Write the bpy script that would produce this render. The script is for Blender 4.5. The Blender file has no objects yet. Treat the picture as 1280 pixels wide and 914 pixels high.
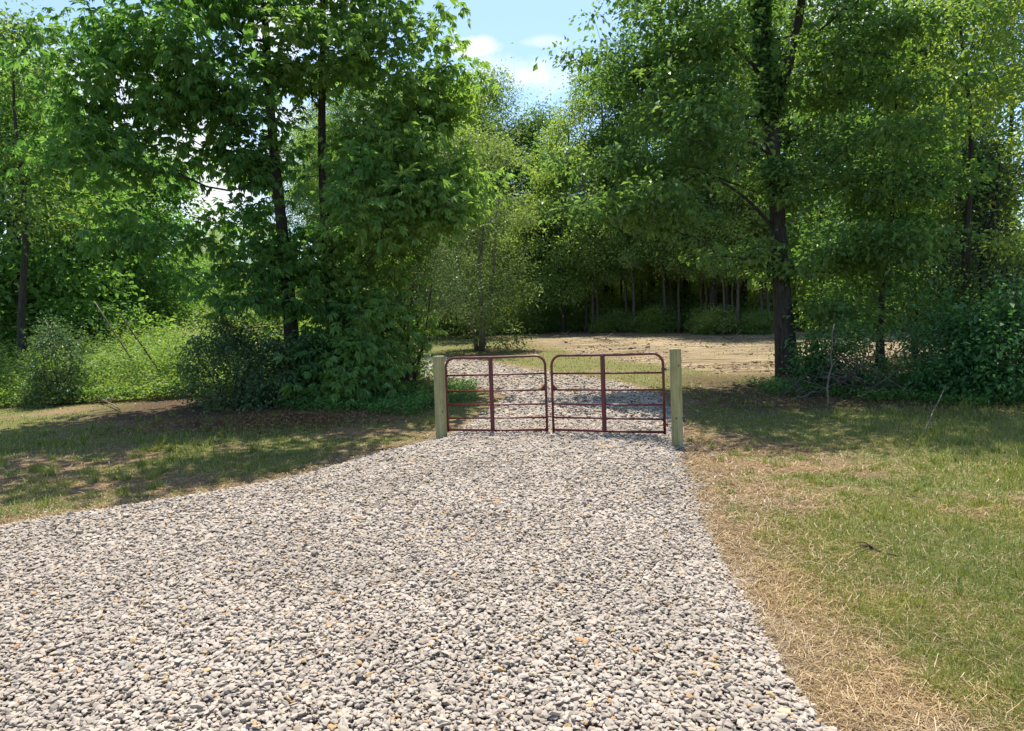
import bpy, math, random
import numpy as np
from mathutils import Vector, Matrix

random.seed(7)
rng = np.random.default_rng(7)
scene = bpy.context.scene
COL = scene.collection
R = math.radians

# ------------------------------------------------------------------ camera
CAM_H, PITCH, ROLL, FPX = 1.65, 2.2, 1.9, 890.0
cam_d = bpy.data.cameras.new('camera')
cam_d.lens = 36.0 * FPX / 1280.0
cam_d.clip_start = 0.05
cam_d.clip_end = 6000
cam = bpy.data.objects.new('camera', cam_d)
COL.objects.link(cam)
CAM_M = Matrix.Translation((0, 0, CAM_H)) @ Matrix.Rotation(R(90 - PITCH), 4, 'X') @ Matrix.Rotation(R(-ROLL), 4, 'Z')
cam.matrix_world = CAM_M
scene.camera = cam

# ------------------------------------------------------------------ light
HAZE = 0.0
SUN_EL, SUN_AZ = 71.0, 4.0          # azimuth from straight ahead (+Y) towards +X
world = bpy.data.worlds.new('World')
scene.world = world
world.use_nodes = True
wn, wl = world.node_tree.nodes, world.node_tree.links
wn.clear()

def nd(t, typ, **kw):
    n = t.nodes.new(typ)
    for k, v in kw.items():
        setattr(n, k, v)
    return n

wt = world.node_tree
wout = nd(wt, 'ShaderNodeOutputWorld')
bg = nd(wt, 'ShaderNodeBackground'); bg.inputs[1].default_value = 0.116
sky = nd(wt, 'ShaderNodeTexSky', sky_type='NISHITA', sun_disc=False)
sky.sun_elevation = R(SUN_EL); sky.sun_rotation = R(SUN_AZ)
sky.air_density = 1.0; sky.dust_density = 0.9; sky.ozone_density = 4.0
tc = nd(wt, 'ShaderNodeTexCoord')
sep = nd(wt, 'ShaderNodeSeparateXYZ'); wl.new(tc.outputs['Generated'], sep.inputs[0])

def wmath(op, a, b=None, clamp=False):
    m = nd(wt, 'ShaderNodeMath', operation=op, use_clamp=clamp)
    for i, v in enumerate((a, b)):
        if v is None: continue
        if isinstance(v, (int, float)): m.inputs[i].default_value = v
        else: wl.new(v, m.inputs[i])
    return m.outputs[0]

ymax = wmath('MAXIMUM', sep.outputs[1], 0.05)
U = wmath('DIVIDE', sep.outputs[0], ymax)
V = wmath('DIVIDE', sep.outputs[2], ymax)
nz = nd(wt, 'ShaderNodeTexNoise'); nz.inputs['Scale'].default_value = 14; nz.inputs['Detail'].default_value = 7
nz.inputs['Roughness'].default_value = 0.55
wl.new(tc.outputs['Generated'], nz.inputs['Vector'])
nzf = wmath('MULTIPLY', wmath('SUBTRACT', nz.outputs[0], 0.5), 2.4)

def cloud(u0, v0, su, sv, dens):
    a = wmath('DIVIDE', wmath('SUBTRACT', U, u0), su)
    b = wmath('DIVIDE', wmath('SUBTRACT', V, v0), sv)
    r = wmath('SQRT', wmath('ADD', wmath('MULTIPLY', a, a), wmath('MULTIPLY', b, b)))
    m = wmath('ADD', wmath('SUBTRACT', 1.0, r), nzf)
    return wmath('MULTIPLY', wmath('MULTIPLY', m, 1.4, True), dens, True)

mask = cloud(0.030, 0.362, 0.075, 0.034, 1.0)
for c in ((-0.045, 0.402, 0.045, 0.014, 0.8), (0.055, 0.408, 0.04, 0.010, 0.45), (-0.50, 0.25, 0.36, 0.17, 0.95),
          (0.42, 0.42, 0.26, 0.09, 0.8), (-0.28, 0.46, 0.14, 0.09, 0.8)):
    mask = wmath('MAXIMUM', mask, cloud(*c))
big = nd(wt, 'ShaderNodeTexNoise'); big.inputs['Scale'].default_value = 2.2; big.inputs['Detail'].default_value = 8
wl.new(tc.outputs['Generated'], big.inputs['Vector'])
bm_ = wmath('MULTIPLY', wmath('SUBTRACT', big.outputs[0], 0.52), 3.0, True)
side = wmath('GREATER_THAN', wmath('ABSOLUTE', wmath('SUBTRACT', U, 0.0)), 0.22)
mask = wmath('MAXIMUM', mask, wmath('MULTIPLY', wmath('MULTIPLY', bm_, side), 0.5))
mx = nd(wt, 'ShaderNodeMix', data_type='RGBA')
wl.new(mask, mx.inputs[0]); wl.new(sky.outputs[0], mx.inputs[6]); mx.inputs[7].default_value = (4.4, 4.4, 4.5, 1)
wl.new(mx.outputs[2], bg.inputs[0]); wl.new(bg.outputs[0], wout.inputs[0])

sd = bpy.data.lights.new('sun', 'SUN'); sd.energy = 4.0; sd.angle = R(0.53); sd.color = (1.0, 0.93, 0.83)
sun = bpy.data.objects.new('sun', sd); COL.objects.link(sun)
sdir = Vector((math.sin(R(SUN_AZ)) * math.cos(R(SUN_EL)), math.cos(R(SUN_AZ)) * math.cos(R(SUN_EL)), math.sin(R(SUN_EL))))
sun.rotation_euler = sdir.to_track_quat('Z', 'Y').to_euler()
sun.location = (0, 30, 40)

scene.view_settings.view_transform = 'Standard'
scene.view_settings.look = 'None'
scene.view_settings.exposure = 1.22
scene.view_settings.gamma = 1.0
scene.render.engine = 'CYCLES'
scene.cycles.max_bounces = 10
scene.cycles.diffuse_bounces = 7
scene.cycles.transmission_bounces = 4
scene.cycles.caustics_reflective = False
scene.cycles.caustics_refractive = False

# ------------------------------------------------------------------ numeric helpers
def vnoise(x, y, s=1.0, seed=0):
    x = np.asarray(x, float) / s; y = np.asarray(y, float) / s
    xi = np.floor(x).astype(np.int64); yi = np.floor(y).astype(np.int64)
    fx = x - xi; fy = y - yi
    fx = fx * fx * (3 - 2 * fx); fy = fy * fy * (3 - 2 * fy)
    def hsh(a, b):
        n = (a * 374761393 + b * 668265263 + seed * 974634777) & 0xffffffff
        n = ((n ^ (n >> 13)) * 1274126177) & 0xffffffff
        return ((n ^ (n >> 16)) & 0xffff) / 65535.0
    a = hsh(xi, yi); b = hsh(xi + 1, yi); c = hsh(xi, yi + 1); d = hsh(xi + 1, yi + 1)
    return (a * (1 - fx) + b * fx) * (1 - fy) + (c * (1 - fx) + d * fx) * fy

def fbm(x, y, s=1.0, seed=0, o=4):
    v = 0; a = 0.5; t = 0
    for k in range(o):
        v = v + a * vnoise(x, y, s, seed + k * 17); t += a; a *= 0.5; s *= 0.5
    return v / t

def sstep(a, b, v):
    t = np.clip((np.asarray(v, float) - a) / (b - a), 0, 1)
    return t * t * (3 - 2 * t)

def sp(t, w):
    t = np.asarray(t, float) / w
    return w * np.where(t > 20, t, np.log1p(np.exp(np.minimum(t, 20))))

def rise(x, y):
    x = np.asarray(x, float); y = np.asarray(y, float)
    zc = 0.064 * (sp(y - 13, 0.8) - 0.75 * sp(y - 46, 3) - 0.25 * sp(y - 260, 20))
    zl = 0.012 * (sp(y - 12, 2) - sp(y - 120, 10)) + 0.14 * (sp(y - 22, 2) - sp(y - 105, 10))
    t = sstep(-5, -15, x)
    return zc * (1 - t) + zl * t

def ground_z(x, y):
    dip = 0.10 * (1 - sstep(12, 19, y)) + 0.01
    bumps = (fbm(x, y, 1.6, 5) - 0.5) * 0.07 + (fbm(x * .4, y, .7, 6) - 0.5) * 0.10 * sstep(19, 22, y) * sstep(50, 44, y) + (fbm(x, y, 9, 8) - 0.5) * 0.22 * sstep(13, 30, y)
    return rise(x, y) - dip + bumps * 1.0

def G(px, py, fn=rise):
    """world point on the ground seen at photo pixel px, py"""
    d = CAM_M.to_3x3() @ Vector(((px - 640) / FPX, -(py - 457) / FPX, -1.0))
    o = Vector((0, 0, CAM_H)); t = 1.0
    while t < 400:
        p = o + d * t
        if p.z < float(fn(p.x, p.y)): break
        t += 0.02 + t * 0.002
    return (p.x, p.y)

def AT(px, py, D):
    """world point at depth D on the ray of pixel px, py"""
    d = CAM_M.to_3x3() @ Vector(((px - 640) / FPX, -(py - 457) / FPX, -1.0))
    return Vector((0, 0, CAM_H)) + d * (D / d.y)

# ------------------------------------------------------------------ object helpers
def prop(o, label=None, cat=None, group=None, kind=None):
    if label: o['label'] = label
    if cat: o['category'] = cat
    if group: o['group'] = group
    if kind: o['kind'] = kind
    return o

def link(name, me, mat=None, parent=None):
    o = bpy.data.objects.new(name, me); COL.objects.link(o)
    if mat is not None: me.materials.append(mat)
    if parent is not None: o.parent = parent
    return o

def empty(name, loc, label, cat, group=None):
    o = bpy.data.objects.new(name, None); COL.objects.link(o)
    o.location = loc; o.empty_display_size = 0.3
    return prop(o, label, cat, group)

def copy_tree(o, loc, rz=0, sc=(1, 1, 1), label=None, group=None, parent=None):
    c = o.copy(); COL.objects.link(c)
    if parent is not None: c.parent = parent
    else:
        c.location = loc; c.rotation_euler = (0, 0, rz); c.scale = sc
        if label: c['label'] = label
        if group: c['group'] = group
    for ch in [q for q in bpy.data.objects if q.parent == o]:
        copy_tree(ch, None, parent=c)
    return c

def np_mesh(name, verts, faces, smooth=False):
    """verts (n,3), faces (m,k) with one k"""
    me = bpy.data.meshes.new(name)
    verts = np.ascontiguousarray(verts, dtype=np.float32); faces = np.ascontiguousarray(faces, dtype=np.int32)
    m, k = faces.shape
    me.vertices.add(len(verts)); me.vertices.foreach_set('co', verts.ravel())
    me.loops.add(m * k); me.loops.foreach_set('vertex_index', faces.ravel())
    me.polygons.add(m)
    me.polygons.foreach_set('loop_start', np.arange(0, m * k, k, dtype=np.int32))
    me.polygons.foreach_set('loop_total', np.full(m, k, dtype=np.int32))
    me.polygons.foreach_set('use_smooth', np.full(m, smooth, dtype=bool))
    me.update(calc_edges=True); me.validate()
    return me

class MB:
    """collects tubes and boxes (quads) for one mesh"""
    def __init__(s): s.v = []; s.f = []
    def tube(s, pts, rad, n=6, cap=True):
        pts = [Vector(p) for p in pts]
        if not hasattr(rad, '__len__'): rad = [rad] * len(pts)
        b = len(s.v); ref = Vector((0.13, 0.97, 0.21)); prev = None
        for i, p in enumerate(pts):
            d = (pts[min(i + 1, len(pts) - 1)] - pts[max(i - 1, 0)])
            if d.length < 1e-7: d = Vector((0, 0, 1))
            d.normalize()
            if prev is None:
                u = d.cross(ref)
                if u.length < 0.1: u = d.cross(Vector((1, 0, 0)))
            else: u = prev - d * prev.dot(d)
            u.normalize(); prev = u; w = d.cross(u)
            for k in range(n):
                a = 2 * math.pi * k / n
                s.v.append(p + (u * math.cos(a) + w * math.sin(a)) * rad[i])
        for i in range(len(pts) - 1):
            for k in range(n):
                a = b + i * n + k; c = b + i * n + (k + 1) % n
                s.f.append((a, c, c + n, a + n))
        if cap:
            for i0 in (0, len(pts) - 1):
                c = len(s.v); s.v.append(pts[i0].copy())
                for k in range(n):
                    a = b + i0 * n + k; e = b + i0 * n + (k + 1) % n
                    s.f.append((c, e, a) if i0 == 0 else (c, a, e))
    def box(s, c, size, rot=None):
        c = Vector(c); b = len(s.v)
        for z in (-1, 1):
            for x, y in ((-1, -1), (1, -1), (1, 1), (-1, 1)):
                p = Vector((x * size[0] / 2, y * size[1] / 2, z * size[2] / 2))
                if rot: p = rot @ p
                s.v.append(c + p)
        for q in ((3, 2, 1, 0), (4, 5, 6, 7), (0, 1, 5, 4), (1, 2, 6, 5), (2, 3, 7, 6), (3, 0, 4, 7)):
            s.f.append(tuple(b + k for k in q))
    def build(s, name, mat, parent=None, smooth=True, bevel=0):
        me = bpy.data.meshes.new(name); me.from_pydata([tuple(v) for v in s.v], [], s.f)
        me.update()
        if smooth: me.polygons.foreach_set('use_smooth', [True] * len(me.polygons))
        o = link(name, me, mat, parent)
        if bevel:
            b = o.modifiers.new('bevel', 'BEVEL'); b.width = bevel; b.segments = 2
        return o

# ------------------------------------------------------------------ materials
def newmat(name):
    m = bpy.data.materials.new(name); m.use_nodes = True
    t = m.node_tree; t.nodes.clear()
    return m, t, nd(t, 'ShaderNodeOutputMaterial')

def ramp(t, fac, stops, interp='LINEAR'):
    r = nd(t, 'ShaderNodeValToRGB'); cr = r.color_ramp; cr.interpolation = interp
    while len(cr.elements) < len(stops): cr.elements.new(0.5)
    for e, (p, c) in zip(cr.elements, stops):
        e.position = p; e.color = (c[0], c[1], c[2], 1)
    t.links.new(fac, r.inputs[0]); return r.outputs[0]

def noise(t, scale, detail=4, rough=0.55, vec=None):
    n = nd(t, 'ShaderNodeTexNoise'); n.inputs['Scale'].default_value = scale
    n.inputs['Detail'].default_value = detail; n.inputs['Roughness'].default_value = rough
    if vec is None:
        g = nd(t, 'ShaderNodeNewGeometry'); vec = g.outputs['Position']
    t.links.new(vec, n.inputs['Vector']); return n.outputs[0]

def mixc(t, fac, a, b, mode='MIX'):
    m = nd(t, 'ShaderNodeMix', data_type='RGBA', blend_type=mode)
    for i, v in ((0, fac), (6, a), (7, b)):
        if isinstance(v, (int, float)): m.inputs[i].default_value = v
        elif isinstance(v, tuple): m.inputs[i].default_value = (*v[:3], 1)
        else: t.links.new(v, m.inputs[i])
    return m.outputs[2]

def mmath(t, op, a, b=0.0, clamp=False):
    m = nd(t, 'ShaderNodeMath', operation=op, use_clamp=clamp)
    for i, v in enumerate((a, b)):
        if isinstance(v, (int, float)): m.inputs[i].default_value = v
        else: t.links.new(v, m.inputs[i])
    return m.outputs[0]

def principled(t, out, col, rough=0.8, spec=0.3, bump=None, bstr=0.3, bdist=0.02):
    p = nd(t, 'ShaderNodeBsdfPrincipled')
    if isinstance(col, tuple): p.inputs['Base Color'].default_value = (*col[:3], 1)
    else: t.links.new(col, p.inputs['Base Color'])
    if isinstance(rough, float): p.inputs['Roughness'].default_value = rough
    else: t.links.new(rough, p.inputs['Roughness'])
    p.inputs['Specular IOR Level'].default_value = spec
    if bump is not None:
        b = nd(t, 'ShaderNodeBump'); b.inputs['Strength'].default_value = bstr; b.inputs['Distance'].default_value = bdist
        t.links.new(bump, b.inputs['Height']); t.links.new(b.outputs[0], p.inputs['Normal'])
    if out is not None: t.links.new(p.outputs[0], out.inputs[0])
    return p

def leaf_mat(name, cols, trans=0.42, tcol=(1.5, 1.4, 0.6), spec=0.35, rough=0.45, objvar=0.25, warm=(1.74, 1.52, 2.0)):
    m, t, out = newmat(name)
    g = nd(t, 'ShaderNodeNewGeometry')
    cols = [(a * warm[0], b * warm[1], c_ * warm[2]) for a, b, c_ in cols]
    n = len(cols)
    c = ramp(t, g.outputs['Random Per Island'], [(i / max(n - 1, 1), cc) for i, cc in enumerate(cols)])
    n1 = noise(t, 0.7, 2, 0.5)
    c = mixc(t, mmath(t, 'MULTIPLY', mmath(t, 'SUBTRACT', n1, 0.42), 2.2, True), c, mixc(t, 1.0, c, (1.3, 1.15, 0.8), 'MULTIPLY'))
    oi = nd(t, 'ShaderNodeObjectInfo')
    hs = nd(t, 'ShaderNodeHueSaturation'); t.links.new(c, hs.inputs['Color'])
    t.links.new(mmath(t, 'ADD', mmath(t, 'MULTIPLY', oi.outputs['Random'], 0.035), 0.482), hs.inputs['Hue'])
    t.links.new(mmath(t, 'ADD', mmath(t, 'MULTIPLY', oi.outputs['Random'], -objvar), 1 + objvar * 0.5), hs.inputs['Value'])
    c = hs.outputs[0]
    p = principled(t, None, c, rough, spec)
    tr = nd(t, 'ShaderNodeBsdfTranslucent'); t.links.new(mixc(t, 1.0, c, tcol, 'MULTIPLY'), tr.inputs[0])
    ms = nd(t, 'ShaderNodeMixShader'); ms.inputs[0].default_value = trans
    t.links.new(p.outputs[0], ms.inputs[1]); t.links.new(tr.outputs[0], ms.inputs[2]); t.links.new(ms.outputs[0], out.inputs[0])
    return m

M = {}
M['hickory'] = leaf_mat('hickory_leaf', [(0.065, 0.145, 0.040), (0.085, 0.175, 0.048), (0.115, 0.21, 0.060)], 0.5, (1.45, 1.45, 0.6), warm=(1.50, 1.50, 1.7))
M['oak'] = leaf_mat('oak_leaf', [(0.040, 0.100, 0.028), (0.058, 0.135, 0.034), (0.095, 0.19, 0.045)], 0.48)
M['bright'] = leaf_mat('bright_leaf', [(0.06, 0.14, 0.032), (0.09, 0.18, 0.038), (0.14, 0.23, 0.05)], 0.5)
M['forest'] = leaf_mat('forest_leaf', [(0.048, 0.108, 0.030), (0.070, 0.145, 0.038), (0.10, 0.19, 0.048)], 0.5)
M['young'] = leaf_mat('brightened_young_leaf', [(0.085, 0.17, 0.045), (0.12, 0.21, 0.055), (0.17, 0.26, 0.075)], 0.55)  # greens raised so the colour stands in for light among the dark trunks
M['pale'] = leaf_mat('pale_leaf', [(0.08, 0.14, 0.05), (0.12, 0.185, 0.07), (0.17, 0.23, 0.10)], 0.4, (1.2, 1.25, 0.8), warm=(1.25, 1.2, 1.0))
M['cedar'] = leaf_mat('cedar_needles', [(0.03, 0.065, 0.035), (0.045, 0.085, 0.045), (0.065, 0.11, 0.06)], 0.2)
M['olive'] = leaf_mat('olive_shrub_leaf', [(0.055, 0.09, 0.055), (0.08, 0.12, 0.07), (0.13, 0.17, 0.11)], 0.3, (1.2, 1.3, 0.8), warm=(1.1, 1.3, 0.9))
M['weed'] = leaf_mat('weed_leaf', [(0.10, 0.20, 0.04), (0.16, 0.27, 0.055), (0.25, 0.34, 0.10)], 0.5, (1.3, 1.25, 0.6), warm=(0.95, 1.0, 1.2))
M['ivy'] = leaf_mat('ivy_leaf', [(0.028, 0.09, 0.022), (0.04, 0.12, 0.03), (0.065, 0.16, 0.04)], 0.35)
M['cover'] = leaf_mat('ground_cover_leaf', [(0.04, 0.12, 0.025), (0.055, 0.15, 0.032), (0.08, 0.19, 0.045)], 0.4)
M['deadleaf'] = leaf_mat('dead_leaf', [(0.16, 0.08, 0.045), (0.22, 0.12, 0.07), (0.30, 0.19, 0.12)], 0.2, (1.1, 1.0, 0.8), warm=(1, 1, 1))
M['grass'] = leaf_mat('grass_blade', [(0.125, 0.18, 0.035), (0.19, 0.245, 0.055), (0.34, 0.335, 0.11)], 0.35, (1.2, 1.15, 0.7), warm=(1, 1, 1))
M['straw'] = leaf_mat('straw', [(0.08, 0.05, 0.024), (0.21, 0.145, 0.07), (0.31, 0.23, 0.12), (0.48, 0.39, 0.235)], 0.15, (1.0, 0.95, 0.8), warm=(1, 1, 1))

def bark_mat(name, a, b, scale=6):
    m, t, out = newmat(name)
    tcn = nd(t, 'ShaderNodeTexCoord')
    mp = nd(t, 'ShaderNodeMapping'); mp.inputs['Scale'].default_value = (1, 1, 0.22)
    t.links.new(tcn.outputs['Object'], mp.inputs[0])
    n = noise(t, scale * 3, 6, 0.65, mp.outputs[0])
    c = ramp(t, n, [(0.3, a), (0.7, b)])
    principled(t, out, c, 0.95, 0.15, n, 0.9, 0.03)
    return m
M['bark'] = bark_mat('bark', (0.022, 0.019, 0.016), (0.085, 0.074, 0.062))
M['bark_mid'] = bark_mat('grey_bark', (0.05, 0.043, 0.036), (0.15, 0.13, 0.11))
M['bark_pale'] = bark_mat('pale_bark', (0.10, 0.085, 0.07), (0.26, 0.23, 0.19))
M['brush'] = bark_mat('brush_wood', (0.05, 0.04, 0.032), (0.17, 0.14, 0.115))
M['deadwood'] = bark_mat('dead_wood', (0.09, 0.075, 0.055), (0.25, 0.21, 0.155))
M['stick_dark'] = bark_mat('dark_stick_bark', (0.04, 0.025, 0.018), (0.12, 0.08, 0.06))

# ground: soil / straw / green by attributes (real patches), broken up by noise
m, t, out = newmat('ground_soil'); M['ground'] = m
def attr(t, n):
    a = nd(t, 'ShaderNodeAttribute', attribute_name=n); return a.outputs['Fac']
nf = noise(t, 55, 8, 0.7); nm = noise(t, 5, 6, 0.6); nl = noise(t, 0.6, 4)
soil = ramp(t, nf, [(0.3, (0.10, 0.065, 0.038)), (0.55, (0.22, 0.15, 0.085)), (0.75, (0.36, 0.26, 0.15))])
green = ramp(t, nf, [(0.3, (0.07, 0.075, 0.025)), (0.55, (0.14, 0.14, 0.05)), (0.75, (0.26, 0.23, 0.10))])
thr = mmath(t, 'MULTIPLY', mmath(t, 'ADD', attr(t, 'green'), mmath(t, 'MULTIPLY', mmath(t, 'SUBTRACT', nm, 0.5), 1.4)), 1.0, True)
c = mixc(t, thr, soil, green)
gp = nd(t, 'ShaderNodeNewGeometry'); mp = nd(t, 'ShaderNodeMapping'); mp.inputs['Scale'].default_value = (0.35, 2.2, 1); mp.inputs['Rotation'].default_value = (0, 0, 0.12)
t.links.new(gp.outputs['Position'], mp.inputs[0]); nt_ = noise(t, 1.3, 6, 0.7, mp.outputs[0])
dirt = ramp(t, mmath(t, 'ADD', mmath(t, 'MULTIPLY', nt_, 0.7), mmath(t, 'MULTIPLY', nf, 0.3)), [(0.40, (0.085, 0.062, 0.036)), (0.48, (0.19, 0.145, 0.085)), (0.60, (0.33, 0.27, 0.165))])
c = mixc(t, attr(t, 'dirt'), c, dirt)
litter = ramp(t, nf, [(0.3, (0.035, 0.022, 0.014)), (0.7, (0.13, 0.085, 0.055))])
c = mixc(t, attr(t, 'litter'), c, litter)
principled(t, out, c, 0.95, 0.1, mmath(t, 'ADD', nf, mmath(t, 'MULTIPLY', nm, 3.0)), 0.7, 0.03)

m, t, out = newmat('gravel_bed'); M['gravel_bed'] = m
vo = nd(t, 'ShaderNodeTexVoronoi'); vo.inputs['Scale'].default_value = 24
g = nd(t, 'ShaderNodeNewGeometry'); t.links.new(g.outputs['Position'], vo.inputs['Vector'])
sepc = nd(t, 'ShaderNodeSeparateColor'); t.links.new(vo.outputs['Color'], sepc.inputs[0])
c = ramp(t, sepc.outputs[0], [(0, (0.20, 0.19, 0.18)), (0.5, (0.34, 0.325, 0.305)), (1, (0.5, 0.48, 0.46))])
dk = ramp(t, vo.outputs['Distance'], [(0.25, (1, 1, 1)), (0.6, (0.35, 0.33, 0.3))])
c = mixc(t, 1.0, c, dk, 'MULTIPLY')
principled(t, out, c, 0.95, 0.1, mmath(t, 'MULTIPLY', vo.outputs['Distance'], -1.0), 1.0, 0.02)

m, t, out = newmat('limestone_gravel'); M['stone'] = m
g = nd(t, 'ShaderNodeNewGeometry'); rp = g.outputs['Random Per Island']
c = ramp(t, rp, [(0.0, (0.25, 0.23, 0.21)), (0.10, (0.32, 0.30, 0.28)), (0.45, (0.38, 0.358, 0.332)), (0.85, (0.43, 0.405, 0.375)),
                 (0.93, (0.50, 0.475, 0.44)), (0.955, (0.44, 0.35, 0.20)), (0.975, (0.38, 0.24, 0.13)), (0.985, (0.39, 0.37, 0.26)), (1.0, (0.33, 0.35, 0.36))])
nf = noise(t, 60, 5, 0.65)
c = mixc(t, 1.0, c, ramp(t, nf, [(0.3, (0.76, 0.70, 0.615)), (0.65, (0.96, 0.89, 0.80))]), 'MULTIPLY')
c = mixc(t, 1.0, c, ramp(t, noise(t, 0.9, 4, 0.6), [(0.35, (0.86, 0.85, 0.83)), (0.65, (1.08, 1.07, 1.06))]), 'MULTIPLY')
principled(t, out, c, 0.85, 0.25, nf, 0.35, 0.006)

m, t, out = newmat('treated_pine'); M['post'] = m
tcn = nd(t, 'ShaderNodeTexCoord'); mp = nd(t, 'ShaderNodeMapping'); mp.inputs['Scale'].default_value = (22, 22, 0.9)
t.links.new(tcn.outputs['Object'], mp.inputs[0])
n = noise(t, 1.6, 6, 0.6, mp.outputs[0]); n2 = noise(t, 7, 4, 0.6)
c = ramp(t, n, [(0.28, (0.23, 0.215, 0.09)), (0.5, (0.36, 0.33, 0.16)), (0.72, (0.46, 0.42, 0.23))])
c = mixc(t, 1.0, c, ramp(t, n2, [(0.3, (0.8, 0.82, 0.78)), (0.7, (1.08, 1.05, 1.0))]), 'MULTIPLY')
# knots
vk = nd(t, 'ShaderNodeTexVoronoi'); vk.inputs['Scale'].default_value = 2.3
mk = nd(t, 'ShaderNodeMapping'); mk.inputs['Scale'].default_value = (1.6, 1.6, 1.0); t.links.new(tcn.outputs['Object'], mk.inputs[0]); t.links.new(mk.outputs[0], vk.inputs['Vector'])
c = mixc(t, ramp(t, vk.outputs['Distance'], [(0.05, (1, 1, 1)), (0.075, (0, 0, 0))]), c, (0.09, 0.06, 0.03))
principled(t, out, c, 0.8, 0.25, n, 0.4, 0.004)

m, t, out = newmat('post_end_grain'); M['end_grain'] = m
principled(t, out, ramp(t, noise(t, 60, 4), [(0.3, (0.5, 0.43, 0.25)), (0.7, (0.68, 0.62, 0.42))]), 0.85, 0.2)

m, t, out = newmat('red_gate_paint'); M['red'] = m
n = noise(t, 9, 5, 0.6); n2 = noise(t, 90, 4, 0.6)
c = ramp(t, n, [(0.3, (0.085, 0.009, 0.011)), (0.7, (0.13, 0.015, 0.017))])
c = mixc(t, ramp(t, n2, [(0.64, (0, 0, 0)), (0.72, (0.6, 0.6, 0.6))]), c, (0.22, 0.10, 0.07))
principled(t, out, c, ramp(t, n, [(0.3, (0.32,) * 3), (0.7, (0.5,) * 3)]), 0.5)
m, t, out = newmat('galvanised_steel'); M['steel'] = m
p = principled(t, out, ramp(t, noise(t, 40, 4), [(0.3, (0.16, 0.14, 0.13)), (0.7, (0.36, 0.34, 0.32))]), 0.5, 0.5); p.inputs['Metallic'].default_value = 0.6
m, t, out = newmat('bolt_hole_shadow'); M['hole'] = m
principled(t, out, (0.06, 0.045, 0.035), 0.9, 0.1)

# ------------------------------------------------------------------ the drive's outline
L_IMG = [(-60, 662), (50, 643), (200, 621), (330, 599), (400, 582), (470, 563), (530, 549), (553, 543), (592, 522), (630, 505), (638, 496), (626, 487), (598, 480), (559, 473), (505, 468), (450, 464)]
R_IMG = [(1075, 914), (1020, 865), (960, 775), (905, 690), (862, 610), (852, 580), (844, 553), (838, 525), (834, 507), (826, 492), (757, 477), (724, 471), (689, 467), (638, 460), (609, 452), (553, 447), (500, 443), (450, 441)]
Lw = [(-16.0, -8.0), (-12.0, 1.0), (-8.6, 5.0)] + [G(*p) for p in L_IMG]
Rw = [(2.6, -8.0), (1.9, -2.0), (1.55, 1.5)] + [G(*p) for p in R_IMG]
def extend(P):
    a, b = np.array(P[-2]), np.array(P[-1]); d = (b - a) / np.linalg.norm(b - a); P.append(tuple(b + d * 14))
extend(Lw); extend(Rw)
def smooth_poly(P, it=2):
    P = np.array(P)
    for _ in range(it):
        Q = [P[0]]
        for a, b in zip(P[:-1], P[1:]): Q += [a * .75 + b * .25, a * .25 + b * .75]
        Q.append(P[-1]); P = np.array(Q)
    return P
Lw, Rw = smooth_poly(Lw), smooth_poly(Rw)
POLY = np.vstack([Lw, Rw[::-1]])

def in_poly(x, y, P=POLY):
    r = np.zeros(len(x), bool); j = len(P) - 1
    for i in range(len(P)):
        xi, yi = P[i]; xj, yj = P[j]
        if yi != yj:
            r ^= ((yi > y) != (yj > y)) & (x < (xj - xi) * (y - yi) / (yj - yi) + xi)
        j = i
    return r

def edge_dist(x, y):
    """signed distance to the drive's edge, positive inside"""
    x = np.asarray(x, float); y = np.asarray(y, float)
    d2 = np.full(x.shape, 1e9)
    for P in (Lw, Rw):
        for a, b in zip(P[:-1], P[1:]):
            ex, ey = b - a; l2 = ex * ex + ey * ey + 1e-12
            tt = np.clip(((x - a[0]) * ex + (y - a[1]) * ey) / l2, 0, 1)
            d2 = np.minimum(d2, (x - a[0] - tt * ex) ** 2 + (y - a[1] - tt * ey) ** 2)
    d = np.sqrt(d2)
    return np.where(in_poly(x, y), d, -d)

def road_z(x, y, d):
    return rise(x, y) + (0.012 * (fbm(x, y, 0.8, 31) - 0.5) * 2) - 0.10 * (1 - sstep(12, 19, y)) * (1 - sstep(-0.15, 0.45, d)) + 0.01 * sstep(0, 1.5, d)

# masks over the ground
FOREST_EDGE = [(-60, 40), (-30, 42), (-16, 46), (-9, 46), (-3, 45), (2, 44), (7, 41), (12, 37), (17, 34.5), (22, 33), (40, 30), (80, 24)]
def forest_y(x):
    fx, fy = zip(*FOREST_EDGE); return np.interp(x, fx, fy)
def dirt_mask(x, y):
    n = (fbm(x, y, 4, 71) - 0.5) * 5
    e = forest_y(x)
    front = np.interp(x, [-3, 1, 3, 6, 8, 14, 30], [37, 34, 27, 20.6, 19.8, 22, 24])
    return sstep(-1.2, 1.2, y - front + n * 0.7) * (1 - sstep(-1.0, 1.2, y - e - n * 0.3)) * sstep(-3.5, 2.5, x + n)
def green_mask(x, y, d):
    g = sstep(0.40, 0.60, fbm(x, y, 2.6, 41) * 0.65 + fbm(x, y, 0.7, 43) * 0.35 + 0.08)
    w = np.where(x > 0, 0.55, 0.75)
    g = g * sstep(0.1, 0.1 + w, -d + (fbm(x, y, 1.3, 44) - 0.5) * 0.9)
    g = np.maximum(g, sstep(3.2, 4.6, x - 0.18 * (y - 4) + (fbm(x, y, 1.5, 45) - 0.5) * 2) * 0.9 * sstep(6, 8, y))
    return np.clip(g, 0, 1)
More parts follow.
